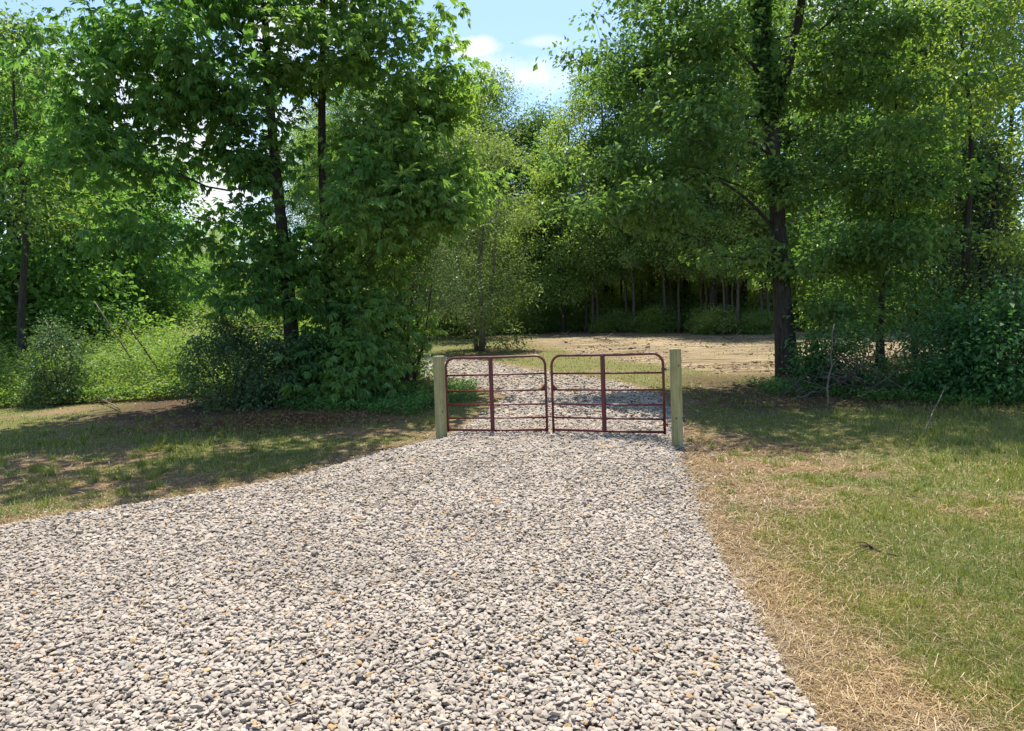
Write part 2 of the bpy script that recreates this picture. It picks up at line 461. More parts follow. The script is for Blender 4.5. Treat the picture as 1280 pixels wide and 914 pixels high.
def litter_mask(x, y):
    e = forest_y(x); n = (fbm(x, y, 3, 51) - 0.5) * 3
    a = sstep(-0.3, 1.0, y - e + n * 0.5)
    l = sstep(15.6, 16.6, y + n * 0.3 + np.abs(x + 4.5) * 0.12) * (x < -1.8) * (y < 21) * (1 - sstep(4.0, 6.5, np.abs(x + 5)))
    r = sstep(3.6, 5.0, x - 0.0 * y) * sstep(13.4, 14.6, y - 0.1 * (x - 6) * 0 + n * 0.4) * (1 - sstep(19, 21, y))
    return np.clip(np.maximum(a, np.maximum(l, r * 0.75)), 0, 1)

# ------------------------------------------------------------------ ground sheet
def axis(a, b, c0, c1, fine, far):
    xs = list(np.arange(c0, c1, fine)); s = fine; v = c1
    while v < b: xs.append(v); s = min(s * 1.12, far); v += s
    xs.append(b); s = fine; v = c0 - fine
    pre = []
    while v > a: pre.append(v); s = min(s * 1.12, far); v -= s
    pre.append(a)
    return np.array(pre[::-1] + xs)
gx = axis(-1500, 1500, -9, 9, 0.13, 60); gy = axis(-300, 2200, 2.0, 20, 0.13, 60)
X, Y = np.meshgrid(gx, gy); xf, yf = X.ravel(), Y.ravel()
dd = edge_dist(xf, yf)
zf = ground_z(xf, yf) - 0.09 * sstep(0.0, 0.3, dd)
nx_, ny_ = len(gx), len(gy)
I = np.arange(nx_ * ny_).reshape(ny_, nx_)
F = np.stack([I[:-1, :-1], I[:-1, 1:], I[1:, 1:], I[1:, :-1]], -1).reshape(-1, 4)
me = np_mesh('ground', np.stack([xf, yf, zf], 1), F, True)
for nme, arr in (('green', np.where(yf > 19, np.maximum(green_mask(xf, yf, dd), 0.35), green_mask(xf, yf, dd))), ('dirt', dirt_mask(xf, yf)), ('litter', litter_mask(xf, yf))):
    a = me.attributes.new(nme, 'FLOAT', 'POINT'); a.data.foreach_set('value', arr.astype(np.float32))
prop(link('ground', me, M['ground']), kind='structure')

# drive sheet
def resample(P, n):
    s = np.r_[0, np.cumsum(np.linalg.norm(np.diff(P, axis=0), axis=1))]
    q = np.linspace(0, s[-1], n); return np.stack([np.interp(q, s, P[:, 0]), np.interp(q, s, P[:, 1])], 1)
gl = np.argmin(np.linalg.norm(Lw - np.array(G(553, 543)), axis=1)); gr = np.argmin(np.linalg.norm(Rw - np.array(G(844, 553)), axis=1))
La = np.vstack([resample(Lw[:gl + 1], 130), resample(Lw[gl:], 130)[1:]]); Ra = np.vstack([resample(Rw[:gr + 1], 130), resample(Rw[gr:], 130)[1:]])
nc = 46
tt = np.linspace(-0.02, 1.02, nc)[None, :, None]
W = La[:, None] * (1 - tt) + Ra[:, None] * tt
wx, wy = W[..., 0].ravel(), W[..., 1].ravel()
wd = edge_dist(wx, wy)
I = np.arange(len(wx)).reshape(-1, nc)
F = np.stack([I[:-1, :-1], I[:-1, 1:], I[1:, 1:], I[1:, :-1]], -1).reshape(-1, 4)
prop(link('gravel_driveway', np_mesh('gravel_driveway', np.stack([wx, wy, road_z(wx, wy, wd) - 0.014], 1), F, True), M['gravel_bed']), kind='structure')

# ------------------------------------------------------------------ loose stones on the drive
PHI = (1 + 5 ** .5) / 2
ICO_V = np.array([(-1, PHI, 0), (1, PHI, 0), (-1, -PHI, 0), (1, -PHI, 0), (0, -1, PHI), (0, 1, PHI), (0, -1, -PHI), (0, 1, -PHI), (PHI, 0, -1), (PHI, 0, 1), (-PHI, 0, -1), (-PHI, 0, 1)]) / 1.902
ICO_F = np.array([(0, 11, 5), (0, 5, 1), (0, 1, 7), (0, 7, 10), (0, 10, 11), (1, 5, 9), (5, 11, 4), (11, 10, 2), (10, 7, 6), (7, 1, 8), (3, 9, 4), (3, 4, 2), (3, 2, 6), (3, 6, 8), (3, 8, 9), (4, 9, 5), (2, 4, 11), (6, 2, 10), (8, 6, 7), (9, 8, 1)])
OCT_V = np.array([(1, 0, 0), (-1, 0, 0), (0, 1, 0), (0, -1, 0), (0, 0, 1), (0, 0, -1)], float)
OCT_F = np.array([(0, 2, 4), (2, 1, 4), (1, 3, 4), (3, 0, 4), (2, 0, 5), (1, 2, 5), (3, 1, 5), (0, 3, 5)])

def rot_mats(az, tilt, taz):
    """rotation: spin az about z, then tilt about a horizontal axis at taz"""
    n = len(az); ca, sa = np.cos(az), np.sin(az)
    Rz = np.zeros((n, 3, 3)); Rz[:, 0, 0] = ca; Rz[:, 0, 1] = -sa; Rz[:, 1, 0] = sa; Rz[:, 1, 1] = ca; Rz[:, 2, 2] = 1
    ux, uy = np.cos(taz), np.sin(taz); c, s = np.cos(tilt), np.sin(tilt); C = 1 - c
    T = np.zeros((n, 3, 3))
    T[:, 0, 0] = c + ux * ux * C; T[:, 0, 1] = ux * uy * C; T[:, 0, 2] = uy * s
    T[:, 1, 0] = ux * uy * C; T[:, 1, 1] = c + uy * uy * C; T[:, 1, 2] = -ux * s
    T[:, 2, 0] = -uy * s; T[:, 2, 1] = ux * s; T[:, 2, 2] = c
    return T @ Rz

def stones(x, y, z, size, base_v, base_f, rg):
    n = len(x); k = len(base_v)
    sc = np.stack([size * rg.uniform(0.85, 1.45, n), size * rg.uniform(0.6, 1.0, n), size * rg.uniform(0.30, 0.55, n)], 1)
    shapes = base_v[None] * (1 + rg.uniform(-0.34, 0.30, (n, k, 1)))
    Rm = rot_mats(rg.uniform(0, 6.283, n), np.abs(rg.normal(0, 0.40, n)), rg.uniform(0, 6.283, n))
    v = np.einsum('nij,nkj->nki', Rm, shapes * sc[:, None]) + np.stack([x, y, z], 1)[:, None]
    f = base_f[None] + (np.arange(n) * k)[:, None, None]
    return v.reshape(-1, 3), f.reshape(-1, 3)

def grid_pts(x0, x1, y0, y1, s, rg):
    a, b = np.meshgrid(np.arange(x0, x1, s), np.arange(y0, y1, s)); a = a.ravel(); b = b.ravel()
    return a + rg.uniform(-.55, .55, len(a)) * s, b + rg.uniform(-.55, .55, len(b)) * s

def in_view(x, y, m=0.12):
    return (np.abs(x) < y * (0.72 + m) + 0.7)

sv, sf, off = [], [], 0
for (x0, x1, y0, y1, s, sz, ico) in ((-9, 3, 2.2, 6.0, 0.0203, 0.0152, 1), (-9, 4, 6.0, 9.5, 0.0255, 0.018, 1), (-6, 4, 9.5, 13.2, 0.033, 0.022, 0), (-14, 6, 13.2, 29, 0.052, 0.036, 0)):
    x, y = grid_pts(x0, x1, y0, y1, s, rng)
    k = in_view(x, y); x, y = x[k], y[k]
    d = edge_dist(x, y)
    nn = (fbm(x, y, 0.35, 91) - 0.5) * 0.75 + (fbm(x, y, 2.2, 92) - .5) * 0.2
    p = sstep(-0.10, 0.04, d + nn) + 0.16 * np.exp(np.minimum(d, 0) / 0.16) * (d > -0.8)
    k = rng.random(len(x)) < p; x, y, d = x[k], y[k], d[k]
    zz = np.maximum(road_z(x, y, d), np.where(d < 0.0, ground_z(x, y), -99)) + rng.uniform(-0.012, 0.012, len(x)) + 0.004
    size = sz * np.exp(rng.normal(0, 0.24, len(x)))
    v, f = stones(x, y, zz, size, ICO_V if ico else OCT_V * 1.2, ICO_F if ico else OCT_F, rng)
    sv.append(v); sf.append(f + off); off += len(v)
    # a thinner upper layer breaks the evenness
    k = rng.random(len(x)) < 0.22 * (d > 0.05)
    v, f = stones(x[k] + .01, y[k] + .01, zz[k] + sz * 0.75, size[k] * 1.1, ICO_V if ico else OCT_V * 1.2, ICO_F if ico else OCT_F, rng)
    sv.append(v); sf.append(f + off); off += len(v)
me = np_mesh('gravel', np.vstack(sv), np.vstack(sf)); print('gravel tris', sum(len(a) for a in sf))
prop(link('gravel', me, M['stone']), 'pale grey crushed limestone covering the driveway on both sides of the gates', 'gravel', kind='stuff')
del sv, sf

# ------------------------------------------------------------------ leaves
def leaf_mesh(name, c, fwd, nrm, ln, wd, droop=0.0):
    """rhombic folded leaves: c base points, fwd direction, nrm up-ish normal"""
    fwd = fwd / (np.linalg.norm(fwd, axis=1, keepdims=True) + 1e-9)
    sd_ = np.cross(fwd, nrm); sd_ /= (np.linalg.norm(sd_, axis=1, keepdims=True) + 1e-9)
    up = np.cross(sd_, fwd)
    ln = ln[:, None]; wd = wd[:, None]
    v0 = c; v2 = c + fwd * ln - up * ln * droop
    mid = c + fwd * ln * 0.52 + up * wd * 0.25
    v1 = mid + sd_ * wd * 0.5; v3 = mid - sd_ * wd * 0.5
    n = len(c); v = np.stack([v0, v1, v2, v3], 1).reshape(-1, 3)
    b = (np.arange(n) * 4)[:, None, None]
    f = (np.array([[0, 1, 2], [0, 2, 3]])[None] + b).reshape(-1, 3)
    return np_mesh(name, v, f)

def unit(n, rg):
    v = rg.normal(size=(n, 3)); return v / np.linalg.norm(v, axis=1, keepdims=True)

def tuft_leaves(name, tips, per, spread, ln, mat, parent, rg, flat=0.55, compound=0, up=0.7, aspect=0.55, droop=0.15, outward=None):
    """clusters of leaves round twig tips; compound > 0 makes fans of that many leaflets"""
    tips = np.asarray(tips, float); n = len(tips)
    cnt = rg.poisson(per, n); idx = np.repeat(np.arange(n), cnt); N = len(idx)
    o = rg.normal(size=(N, 3)) * spread; o[:, 2] *= flat
    scl = np.exp(rg.normal(0, 0.25, n))[idx][:, None]
    c = tips[idx] + o * scl
    fw = o.copy(); fw /= (np.linalg.norm(fw, axis=1, keepdims=True) + 1e-6); fw = fw + unit(N, rg) * 0.8; fw[:, 2] -= 0.35
    nr = np.tile(np.array([[0, 0, 1.0]]), (N, 1)) * up + unit(N, rg) * (1 - up + 0.15)
    size = ln * np.exp(np.clip(rg.normal(0, 0.27, N), -.7, .5))
    if compound:
        fw /= (np.linalg.norm(fw, axis=1, keepdims=True) + 1e-6)
        sd_ = np.cross(fw, nr); sd_ /= (np.linalg.norm(sd_, axis=1, keepdims=True) + 1e-6)
        C, Fw, Nr, S = [], [], [], []
        for k in range(compound):
            a = (k - (compound - 1) / 2) * 0.62
            f2 = fw * math.cos(a) + sd_ * math.sin(a); f2[:, 2] -= 0.35 + 0.1 * abs(a)
            C.append(c); Fw.append(f2 + unit(N, rg) * 0.12); Nr.append(nr); S.append(size * (1.05 - 0.16 * abs(a)))
        c = np.vstack(C); fw = np.vstack(Fw); nr = np.vstack(Nr); size = np.concatenate(S)
    me = leaf_mesh(name, c, fw, nr, size, size * aspect, droop)
    return link(name, me, mat, parent)

# ------------------------------------------------------------------ tree skeletons
def grow(trunk, tr, tips, rg, tip_r=0.006, step=0.5, up=0.25, expo=2.35):
    """trunk: list of points, tr: radii; every tip joins the nearest fitting node. returns MB"""
    P = [Vector(p) for p in trunk]; par = [-1] + list(range(len(P) - 1)); nt = len(P)
    arr = np.zeros((20000, 3)); arr[:nt] = [tuple(p) for p in P]; cnt = nt
    depth = [0.0] * nt
    T0 = np.array([tuple(p) for p in P])
    tips = np.asarray(tips, float)
    dt = np.array([np.min(np.linalg.norm(T0 - q, axis=1)) for q in tips])
    dep = np.zeros(20000)
    for ti in np.argsort(dt):
        q = tips[ti]
        dv = arr[:cnt] - q; ds = np.linalg.norm(dv, axis=1)
        # like to leave from below the tip and not too far along a thin chain
        cost = ds + 0.12 * dep[:cnt] + np.maximum(dv[:, 2] + 0.1 * ds, 0) * 1.1
        b = int(np.argmin(cost)); L = ds[b]; k = max(1, int(round(L / step)))
        a = Vector(arr[b]); qv = Vector(q); last = b
        bend = Vector((0, 0, -L * up * 0.35)); jit = Vector(rg.normal(size=3)) * L * 0.05
        for i in range(1, k + 1):
            s = i / k; w = math.sin(math.pi * s)
            p = a.lerp(qv, s) + bend * w * 0.5 + jit * w + Vector(rg.normal(size=3)) * 0.03 * min(L, 1.5) * (i < k)
            arr[cnt] = tuple(p); dep[cnt] = dep[last] + L / k; P.append(p); par.append(last); last = cnt; cnt += 1
            if cnt > 19990: break
        if cnt > 19990: break
    n = len(P); area = np.zeros(n); ch = [[] for _ in range(n)]
    for i in range(n - 1, -1, -1):
        if area[i] == 0: area[i] = tip_r ** expo
        if par[i] >= 0: area[par[i]] += area[i] ; ch[par[i]].append(i)
    rad = area ** (1 / expo)
    for i in range(nt): rad[i] = tr[i]
    mb = MB()
    mb.tube(P[:nt], [float(v) for v in tr], 12)
    for i in range(n):
        for c in ch[i]:
            if c < nt and i < nt: continue
            if i < nt or c != max(ch[i], key=lambda q: rad[q]):
                chain = [i, c]; cur = c
                while ch[cur]:
                    cur = max(ch[cur], key=lambda q: rad[q]); chain.append(cur)
                rr = [float(min(rad[j], rad[chain[1]] * 1.0)) for j in chain]
                rr[0] = rr[1] * 1.15
                if rr[1] > 0.011 or len(chain) > 2:
                    mb.tube([P[j] for j in chain], rr, 7 if rr[1] > 0.04 else (5 if rr[1] > 0.015 else 3), False)
    return mb

def trunk_line(p0, p1, r0, r1, n, rg, wob=0.08, flare=1.5):
    p0, p1 = Vector(p0), Vector(p1); P = []; Rr = []
    ph = rg.uniform(0, 6.28, 2)
    for i in range(n + 1):
        s = i / n
        p = p0.lerp(p1, s) + Vector((math.sin(s * 7 + ph[0]), math.cos(s * 6 + ph[1]), 0)) * wob * math.sin(math.pi * s)
        P.append(p); Rr.append((r0 * (1 - s) + r1 * s) * (1 + (flare - 1) * math.exp(-s * n * 0.75)))
    return P, Rr

def blob_tips(blobs, rg, mn=0.35):
    out = []
    for (c, r, n) in blobs:
        K = max(3, int(n / 6)); v = unit(K, rg) * (rg.uniform(mn ** 2, 1, K) ** 0.5)[:, None]
        cc = np.array(c) + v * np.array(r)
        out.append(cc[rg.integers(0, K, n)] + rg.normal(size=(n, 3)) * (0.46, 0.46, 0.15))
    return np.vstack(out)

# ---- big foreground trees -------------------------------------------------
def big_tree(name, base, top, r0, r1, blobs, mat, label, cat, seed, per, spread, ln, compound=0, extra=None, bark='bark', aspect=0.5, n=14, flat=0.55, mn=0.35, drop=None):
    rg = np.random.default_rng(seed)
    bz = float(ground_z(base[0], base[1])) - 0.08
    B = Vector((base[0], base[1], bz))
    root = empty(name, B, label, cat)
    P, Rr = trunk_line((0, 0, 0), Vector(top) - B, r0, r1, n, rg)
    tips = blob_tips(blobs, rg, mn) - np.array(B)
    if drop is not None:
        keep = np.ones(len(tips), bool)
        for (c, r) in drop:
            keep &= (np.linalg.norm((tips + np.array(B) - np.array(c)) / np.array(r), axis=1) > 1)
        tips = tips[keep]
    mb = grow(P, Rr, tips, rg)
    if extra: extra(mb, B, P, Rr, rg)
    mb.build('trunk', M[bark], root)
    tuft_leaves('crown', tips, per, spread, ln, M[mat], root, rg, compound=compound, aspect=aspect, flat=flat)
    return root, P, Rr, B

def W3(px, py, D): return tuple(AT(px, py, D))

# left pair of hickories
D1 = 17.3
blobs = [(W3(330, 40, D1), (3.2, 2.6, 2.4), 90), (W3(190, 110, D1 - .5), (2.3, 2.0, 1.5), 85), (W3(150, 190, D1 - .5), (1.5, 1.5, 0.9), 40),
         (W3(225, 30, D1), (2.4, 2.2, 1.6), 60), (W3(270, 150, D1 + 1), (1.9, 1.8, 1.5), 45), (W3(190, 285, D1), (1.2, 1.4, 0.6), 24),
         (W3(395, 240, D1 - 1.3), (0.9, 0.9, 0.7), 22), (W3(300, 350, D1 + .4), (1.2, 1.2, 0.9), 38), (W3(350, 200, D1 + 1.2), (1.3, 1.0, 1.0), 22), (W3(320, 290, D1 + 1.4), (1.5, 1.0, 0.9), 36), (W3(395, 320, D1 + 1.6), (1.4, 0.9, 1.0), 32), (W3(130, 120, D1), (1.3, 1.5, 1.0), 24), ((-6.0, 14.0, 10.6), (3.2, 1.5, 1.2), 80), ((-9.2, 13.8, 10.0), (2.2, 1.5, 1.0), 50), (W3(300, -60, D1 + 1), (3.4, 1.8, 2.0), 80),  # blobs in plain world coordinates: unseen overhang, added to shade the left lawn
         (W3(400, 400, D1 + .9), (1.2, 0.8, 0.9), 26)]
TR = [(W3(342, 170, D1 - 1.4), (0.42, 1.5, 1.9)), (W3(358, 330, D1 - 1.4), (0.5, 1.5, 1.6)), (W3(406, 170, D1 - .8), (0.42, 2.2, 1.3)), (W3(411, 330, D1 - .6), (0.5, 1.9, 1.6))]
drop = TR + [(W3(268, 240, D1), (0.5, 2.5, 0.32)), (W3(275, 285, D1), (0.5, 2.5, 0.2)), (W3(100, 190, D1), (0.4, 3, 0.4))]
big_tree('hickory_tree', G(369, 492), W3(318, -150, D1), 0.19, 0.05, blobs, 'hickory',
         'tall hickory with drooping leaves and dark trunk, left of its twin', 'tree', 11, 15, 0.32, 0.195, 5, aspect=0.36, drop=drop)
D2 = 18.6
blobs = [(W3(440, 60, D2), (2.6, 2.2, 1.7), 90), (W3(520, 170, D2 - .6), (1.9, 1.8, 1.5), 75), (W3(545, 230, D2 - .6), (1.35, 1.4, 0.9), 50),
         (W3(480, 250, D2 - .8), (1.3, 1.4, 1.1), 50), (W3(450, 320, D2 + .3), (1.6, 1.2, 1.0), 55), (W3(520, 265, D2), (1.1, 1.1, 0.7), 30), (W3(440, 400, D2 + .6), (1.4, 1.0, 1.0), 36), (W3(440, 180, D2 + .6), (1.6, 1.2, 1.0), 40), (W3(440, -40, D2 + .5), (2.0, 1.8, 1.6), 45),
         (W3(370, -100, D2 + .5), (2.2, 1.8, 1.6), 40), (W3(450, 400, D2 - .5), (1.0, 1.0, 0.9), 30), (W3(540, 110, D2), (0.7, 1.0, 0.6), 18), ((-3.2, 15.6, 11.0), (1.6, 1.4, 1.0), 34), (W3(500, 40, D2), (1.3, 1.2, 0.9), 34), (W3(470, -20, D2 + .5), (1.3, 1.2, 0.9), 24)]  # the plain-coordinate blob is out of view, added to cast shade below
drop = TR + [(W3(405, 130, D2), (0.5, 2.5, 0.35)), (W3(440, 135, D2), (0.6, 2.5, 0.3))]
big_tree('hickory_tree', G(415, 486), W3(398, -140, D2), 0.16, 0.05, blobs, 'hickory',
         'second hickory with thinner trunk, its right side reaching over the bend', 'tree', 12, 15, 0.32, 0.195, 5, aspect=0.36, drop=drop)

# right tree: forked trunk wrapped in vine
DR = 18.0
def fork(mb, B, P, Rr, rg):
    a = P[7]
    e = AT(1010, -110, DR) - B
    pts = [a.lerp(e, s) + Vector((0.25, 0, 0)) * math.sin(math.pi * s) for s in np.linspace(0, 1, 9)]
    mb.tube(pts, [0.17 * (1 - s) + 0.05 * s for s in np.linspace(0, 1, 9)], 10)
    for (q, x1, y1, r) in ((8, 870, 50, 0.07), (6, 900, 190, 0.06), (4, 862, 215, 0.055), (8, 1120, 70, 0.06)):
        e = AT(x1, y1, DR - 0.6) - B; a = P[q]
        pts = [a.lerp(e, s) + Vector((0, 0, 0.35)) * math.sin(math.pi * s) for s in np.linspace(0, 1, 7)]
        mb.tube(pts, [r * (1 - s * 0.7) for s in np.linspace(0, 1, 7)], 7)
blobs = [(W3(850, 90, DR - .5), (2.1, 2.2, 1.3), 85), (W3(790, 70, DR), (1.0, 1.6, 0.9), 26), (W3(830, 190, DR - 1), (2.0, 1.8, 1.1), 70), (W3(800, 265, DR - 1.6), (1.4, 1.3, 0.7), 45),
         (W3(1080, 90, DR), (2.6, 2.4, 1.5), 90), (W3(1070, 210, DR - .6), (2.3, 2.0, 1.2), 85), (W3(1060, 320, DR - .3), (1.9, 1.6, 1.1), 60), (W3(960, 20, DR), (3.0, 2.6, 1.6), 70),
         (W3(930, -110, DR), (4.2, 3.4, 2.4), 120), (W3(1120, -60, DR), (3.0, 3.0, 2.2), 60), ((4.6, 15.4, 11.0), (2.4, 1.5, 1.2), 60), ((8.6, 14.4, 10.6), (2.8, 1.6, 1.2), 70), (W3(920, 300, DR - .5), (0.9, 0.9, 0.6), 14), (W3(1055, 400, DR), (1.0, 0.9, 0.6), 20)]  # two plain-coordinate blobs hang above view, added to shade lawn and drive
rootR, PR, RR_, BR = big_tree('oak_tree', G(986, 474), W3(935, -200, DR), 0.235, 0.09, blobs, 'oak',
         'big forked tree wrapped in climbing vine, its trunk at the edge of the dirt', 'tree', 21, 52, 0.30, 0.15, 0, extra=fork, n=14, aspect=0.6, flat=0.38, drop=[(W3(952, 70, DR - 1.7), (0.62, 2.1, 1.2)), (W3(960, 170, DR - 1.7), (0.62, 2.1, 1.0)), (W3(972, 260, DR - 1.7), (0.62, 2.1, 1.1)), (W3(980, 360, DR - 1.7), (0.62, 2.1, 1.2)), (W3(900, 210, DR), (0.6, 2, 0.35)), (W3(1010, 150, DR), (0.45, 2, 0.5)), (W3(935, 120, DR), (0.3, 2, 0.5))])
rg = np.random.default_rng(5); N = 8500
s = rg.uniform(0.05, 1, N) ** 0.9 * 12.5
seg = s.astype(int); fr = s - seg
Pn = np.array([tuple(p) for p in PR]); Rn = np.array(RR_)
cen = Pn[seg] * (1 - fr)[:, None] + Pn[seg + 1] * fr[:, None]; rr = Rn[seg] * (1 - fr) + Rn[seg + 1] * fr
keep = fbm(s, s * 0 + 3, 1.1, 3) > np.where(s < 5, 0.60, 0.34)
cen, rr = cen[keep], rr[keep]; N = len(cen); a = rg.uniform(0, 6.283, N)
o = np.stack([np.cos(a), np.sin(a), rg.normal(0, .25, N)], 1)
c = cen + o * (rr + np.abs(rg.normal(0, 0.09, N)))[:, None]
fw = o * 0.5 + unit(N, rg) * 0.6 + np.array([[0, 0, -0.7]])
link('vine', leaf_mesh('vine', c, fw, o + unit(N, rg) * 0.3, rg.uniform(.08, .15, N), rg.uniform(.06, .11, N)), M['ivy'], rootR)

# ---- generic tree prototypes ---------------------------------------------
def proto_tree(name, h, crown0, rad, r0, mat, label, cat, seed, ntips, per, spread, ln, bark='bark', lean=0.3, stems=1, shape='round', at=(0, 0), group=None, twigs=0, compound=0, flat=0.6):
    rg = np.random.default_rng(seed)
    root = empty(name, (at[0], at[1], float(ground_z(*at)) - 0.05), label, cat, group)
    z = rg.uniform(0, 1, ntips)
    a = rg.uniform(0, 6.283, ntips)
    if shape == 'cone': prof = 1.02 - z ** 1.1
    elif shape == 'shrub': prof = np.sqrt(np.clip(1 - (z * 1.0) ** 2.2, 0.02, 1))
    else: prof = np.sqrt(np.clip(1 - (2 * (z * 0.92 + 0.04) - 0.85) ** 2 / 1.4, 0.05, 1))
    lob = 0.78 + 0.3 * np.sin(a * 3 + z * 5 + seed) * np.sin(a * 2 - z * 9)
    rr = rad * prof * lob * rg.uniform(0.3, 1, ntips) ** 0.5
    tips = np.stack([np.cos(a) * rr, np.sin(a) * rr, crown0 + (h - crown0) * z + rg.normal(0, 0.15, ntips)], 1)
    if shape == 'round':
        K = int(ntips / 4.5); cc = tips[:K]; wv = 0.13 * rad
        tips = cc[rg.integers(0, K, ntips)] + rg.normal(size=(ntips, 3)) * (wv, wv, wv * 0.55)
    if stems == 1:
        P, Rr = trunk_line((0, 0, 0), (rg.normal(0, lean), rg.normal(0, lean), h * 0.93), r0, r0 * 0.2, 12, rg, 0.12)
        mb = grow(P, Rr, tips, rg)
    else:
        mb = MB()
        for k in range(stems):
            aa = k * 6.283 / stems + rg.uniform(-.4, .4); ee = Vector((math.cos(aa) * rad * 0.45, math.sin(aa) * rad * 0.45, h * rg.uniform(.6, .85)))
            P, Rr = trunk_line((math.cos(aa) * .12, math.sin(aa) * .12, 0), ee, r0, r0 * 0.3, 6, rg, 0.1, 1.2)
            sel = tips[np.arange(len(tips)) % stems == k]
            m2 = grow(P, Rr, sel, rg); b = len(mb.v); mb.v += m2.v; mb.f += [tuple(i + b for i in f) for f in m2.f]
    mb.build('trunk' if shape != 'shrub' else 'stem', M[bark], root)
    tuft_leaves('crown' if shape != 'shrub' else 'foliage', tips, per, spread, ln, M[mat], root, rg, compound=compound, flat=flat)
    return root

GF = 'trees of the wood behind the clearing'
fy = lambda x: float(forest_y(x))
def wpos(px, D): return ((px - 640) / FPX * D, D)
protos = []
protos.append(proto_tree('broadleaf_tree', 17.5, 6.4, 3.4, 0.20, 'forest', 'tall round-topped tree rising highest against the sky gap', 'tree', 31, 300, 78, 0.52, 0.155, at=wpos(618, 50)))
protos.append(proto_tree('broadleaf_tree', 15.0, 5.4, 3.2, 0.17, 'forest', 'mid green tree just right of the highest one, its top below the white cloud', 'tree', 32, 280, 52, 0.42, 0.17, at=wpos(686, 50)))
protos.append(proto_tree('broadleaf_tree', 14.2, 4.0, 3.3, 0.16, 'bright', 'light green full-crowned tree at the right end of the sky gap', 'tree', 33, 300, 55, 0.42, 0.165, at=wpos(725, 45.5)))
protos.append(proto_tree('broadleaf_tree', 16.5, 6.0, 3.0, 0.19, 'forest', 'dark tall tree with a straight trunk showing above the dirt clearing', 'tree', 34, 260, 52, 0.42, 0.17, at=wpos(893, 38)))
tA, tB, tC, tD = protos
tE = proto_tree('broadleaf_tree', 11.0, 1.8, 2.6, 0.12, 'young', 'bushy light green tree in front of the wood, directly above the gap between the gates', 'tree', 35, 220, 52, 0.38, 0.15, at=wpos(705, 42.5))
tP = proto_tree('broadleaf_tree', 9.8, 0.25, 2.5, 0.09, 'pale', 'silvery pale green tree with thin stems behind the left gate', 'tree', 36, 300, 62, 0.36, 0.12, 'bark_pale', stems=4, at=wpos(600, 31))
tS = proto_tree('sapling', 8.8, 3.6, 1.7, 0.085, 'young', 'thin trunk standing apart at the wood edge above the right gate', 'tree', 37, 80, 42, 0.36, 0.15, 'bark_mid', at=wpos(741, 41.8))
tU = proto_tree('undergrowth_bush', 2.6, 0.1, 1.7, 0.03, 'young', 'leafy bush at the foot of the wood above the left gate', 'bush', 38, 90, 48, 0.3, 0.15, stems=4, shape='shrub', at=wpos(645, 43))

# front row, each told apart by where it stands
front = [
 (tB, 575, 44, 1.0, 'leafy tree rising between the left hickory and the silvery tree'),
 (tE, 588, 37.5, 1.05, 'light green tree directly behind the silvery pale tree'),
 (tA, 598, 53, 0.98, 'tall dark tree whose top shows left of the highest treetop'),
 (tC, 655, 47, 0.92, 'mid green tree directly under the white cloud'),
 (tD, 762, 44, 0.95, 'dark tree filling the edge of the sky gap beside the oak branches'),
 (tA, 815, 41, 0.95, 'tall tree straight above the right gate'),
 (tE, 835, 39.3, 0.7, 'low light green tree above the right gate post'),
 (tB, 862, 40, 1.0, 'dark crowned tree left of the straight double trunk'),
 (tC, 930, 36.5, 1.0, 'light green tree between the double trunk and the oak trunk'),
 (tA, 965, 38, 1.0, 'tall tree hidden behind the oak trunk'),
 (tE, 1030, 33.5, 1.05, 'low leafy tree just right of the oak trunk, beyond the dirt'),
 (tD, 1065, 34, 1.0, 'dark tall tree behind the oak right side branches'),
 (tC, 1125, 31.5, 1.0, 'light green tree behind the brush on the right'),
 (tA, 1180, 32, 0.95, 'tall tree near the right border of the picture'),
 (tB, 1262, 31, 1.0, 'tall tree at the far right border'),
 (tB, 520, 45, 1.0, 'tree glimpsed behind the right edge of the second hickory'),
 (tA, 470, 47, 0.9, 'tree glimpsed between the second hickory and the bend in the drive'),
 (tC, 420, 48, 0.85, 'tree glimpsed behind the second hickory trunk'),
 (tD, 365, 52, 0.7, 'tree glimpsed behind the first hickory trunk'),
]
rr_ = random.Random(3)
for (p, px, D, s, lab) in front:
    if px > 560: D += 3; s *= 1.06
    x, y = wpos(px, D)
    copy_tree(p, (x, y, float(ground_z(x, y)) - 0.05), rr_.uniform(0, 6.28), (s * rr_.uniform(.95, 1.05), s, s * rr_.uniform(.97, 1.05)), lab)
# rows behind
k = 0
for row, (dy, sp_) in enumerate(((14, 3.6), (20, 4.0), (28, 4.6), (36, 5.0))):
    x = -15 + row * 0.9 - row * 2
    while x < 30 + row * 5:
        y = fy(x) + dy + rr_.uniform(-1.3, 1.3)
        p = (tA, tB, tD, tC)[rr_.randrange(4)]
        s = rr_.uniform(0.78, 0.98)
        if -0.10 < x / y < 0.135: s *= 0.80 if x / y > 0.02 else 0.86
        copy_tree(p, (x, y, float(ground_z(x, y)) - 0.05), rr_.uniform(0, 6.28), (s, s, s), 'crowded tree deeper in the wood behind the first row', GF)
        k += 1; x += 1.3 * sp_ * rr_.uniform(.75, 1.25)
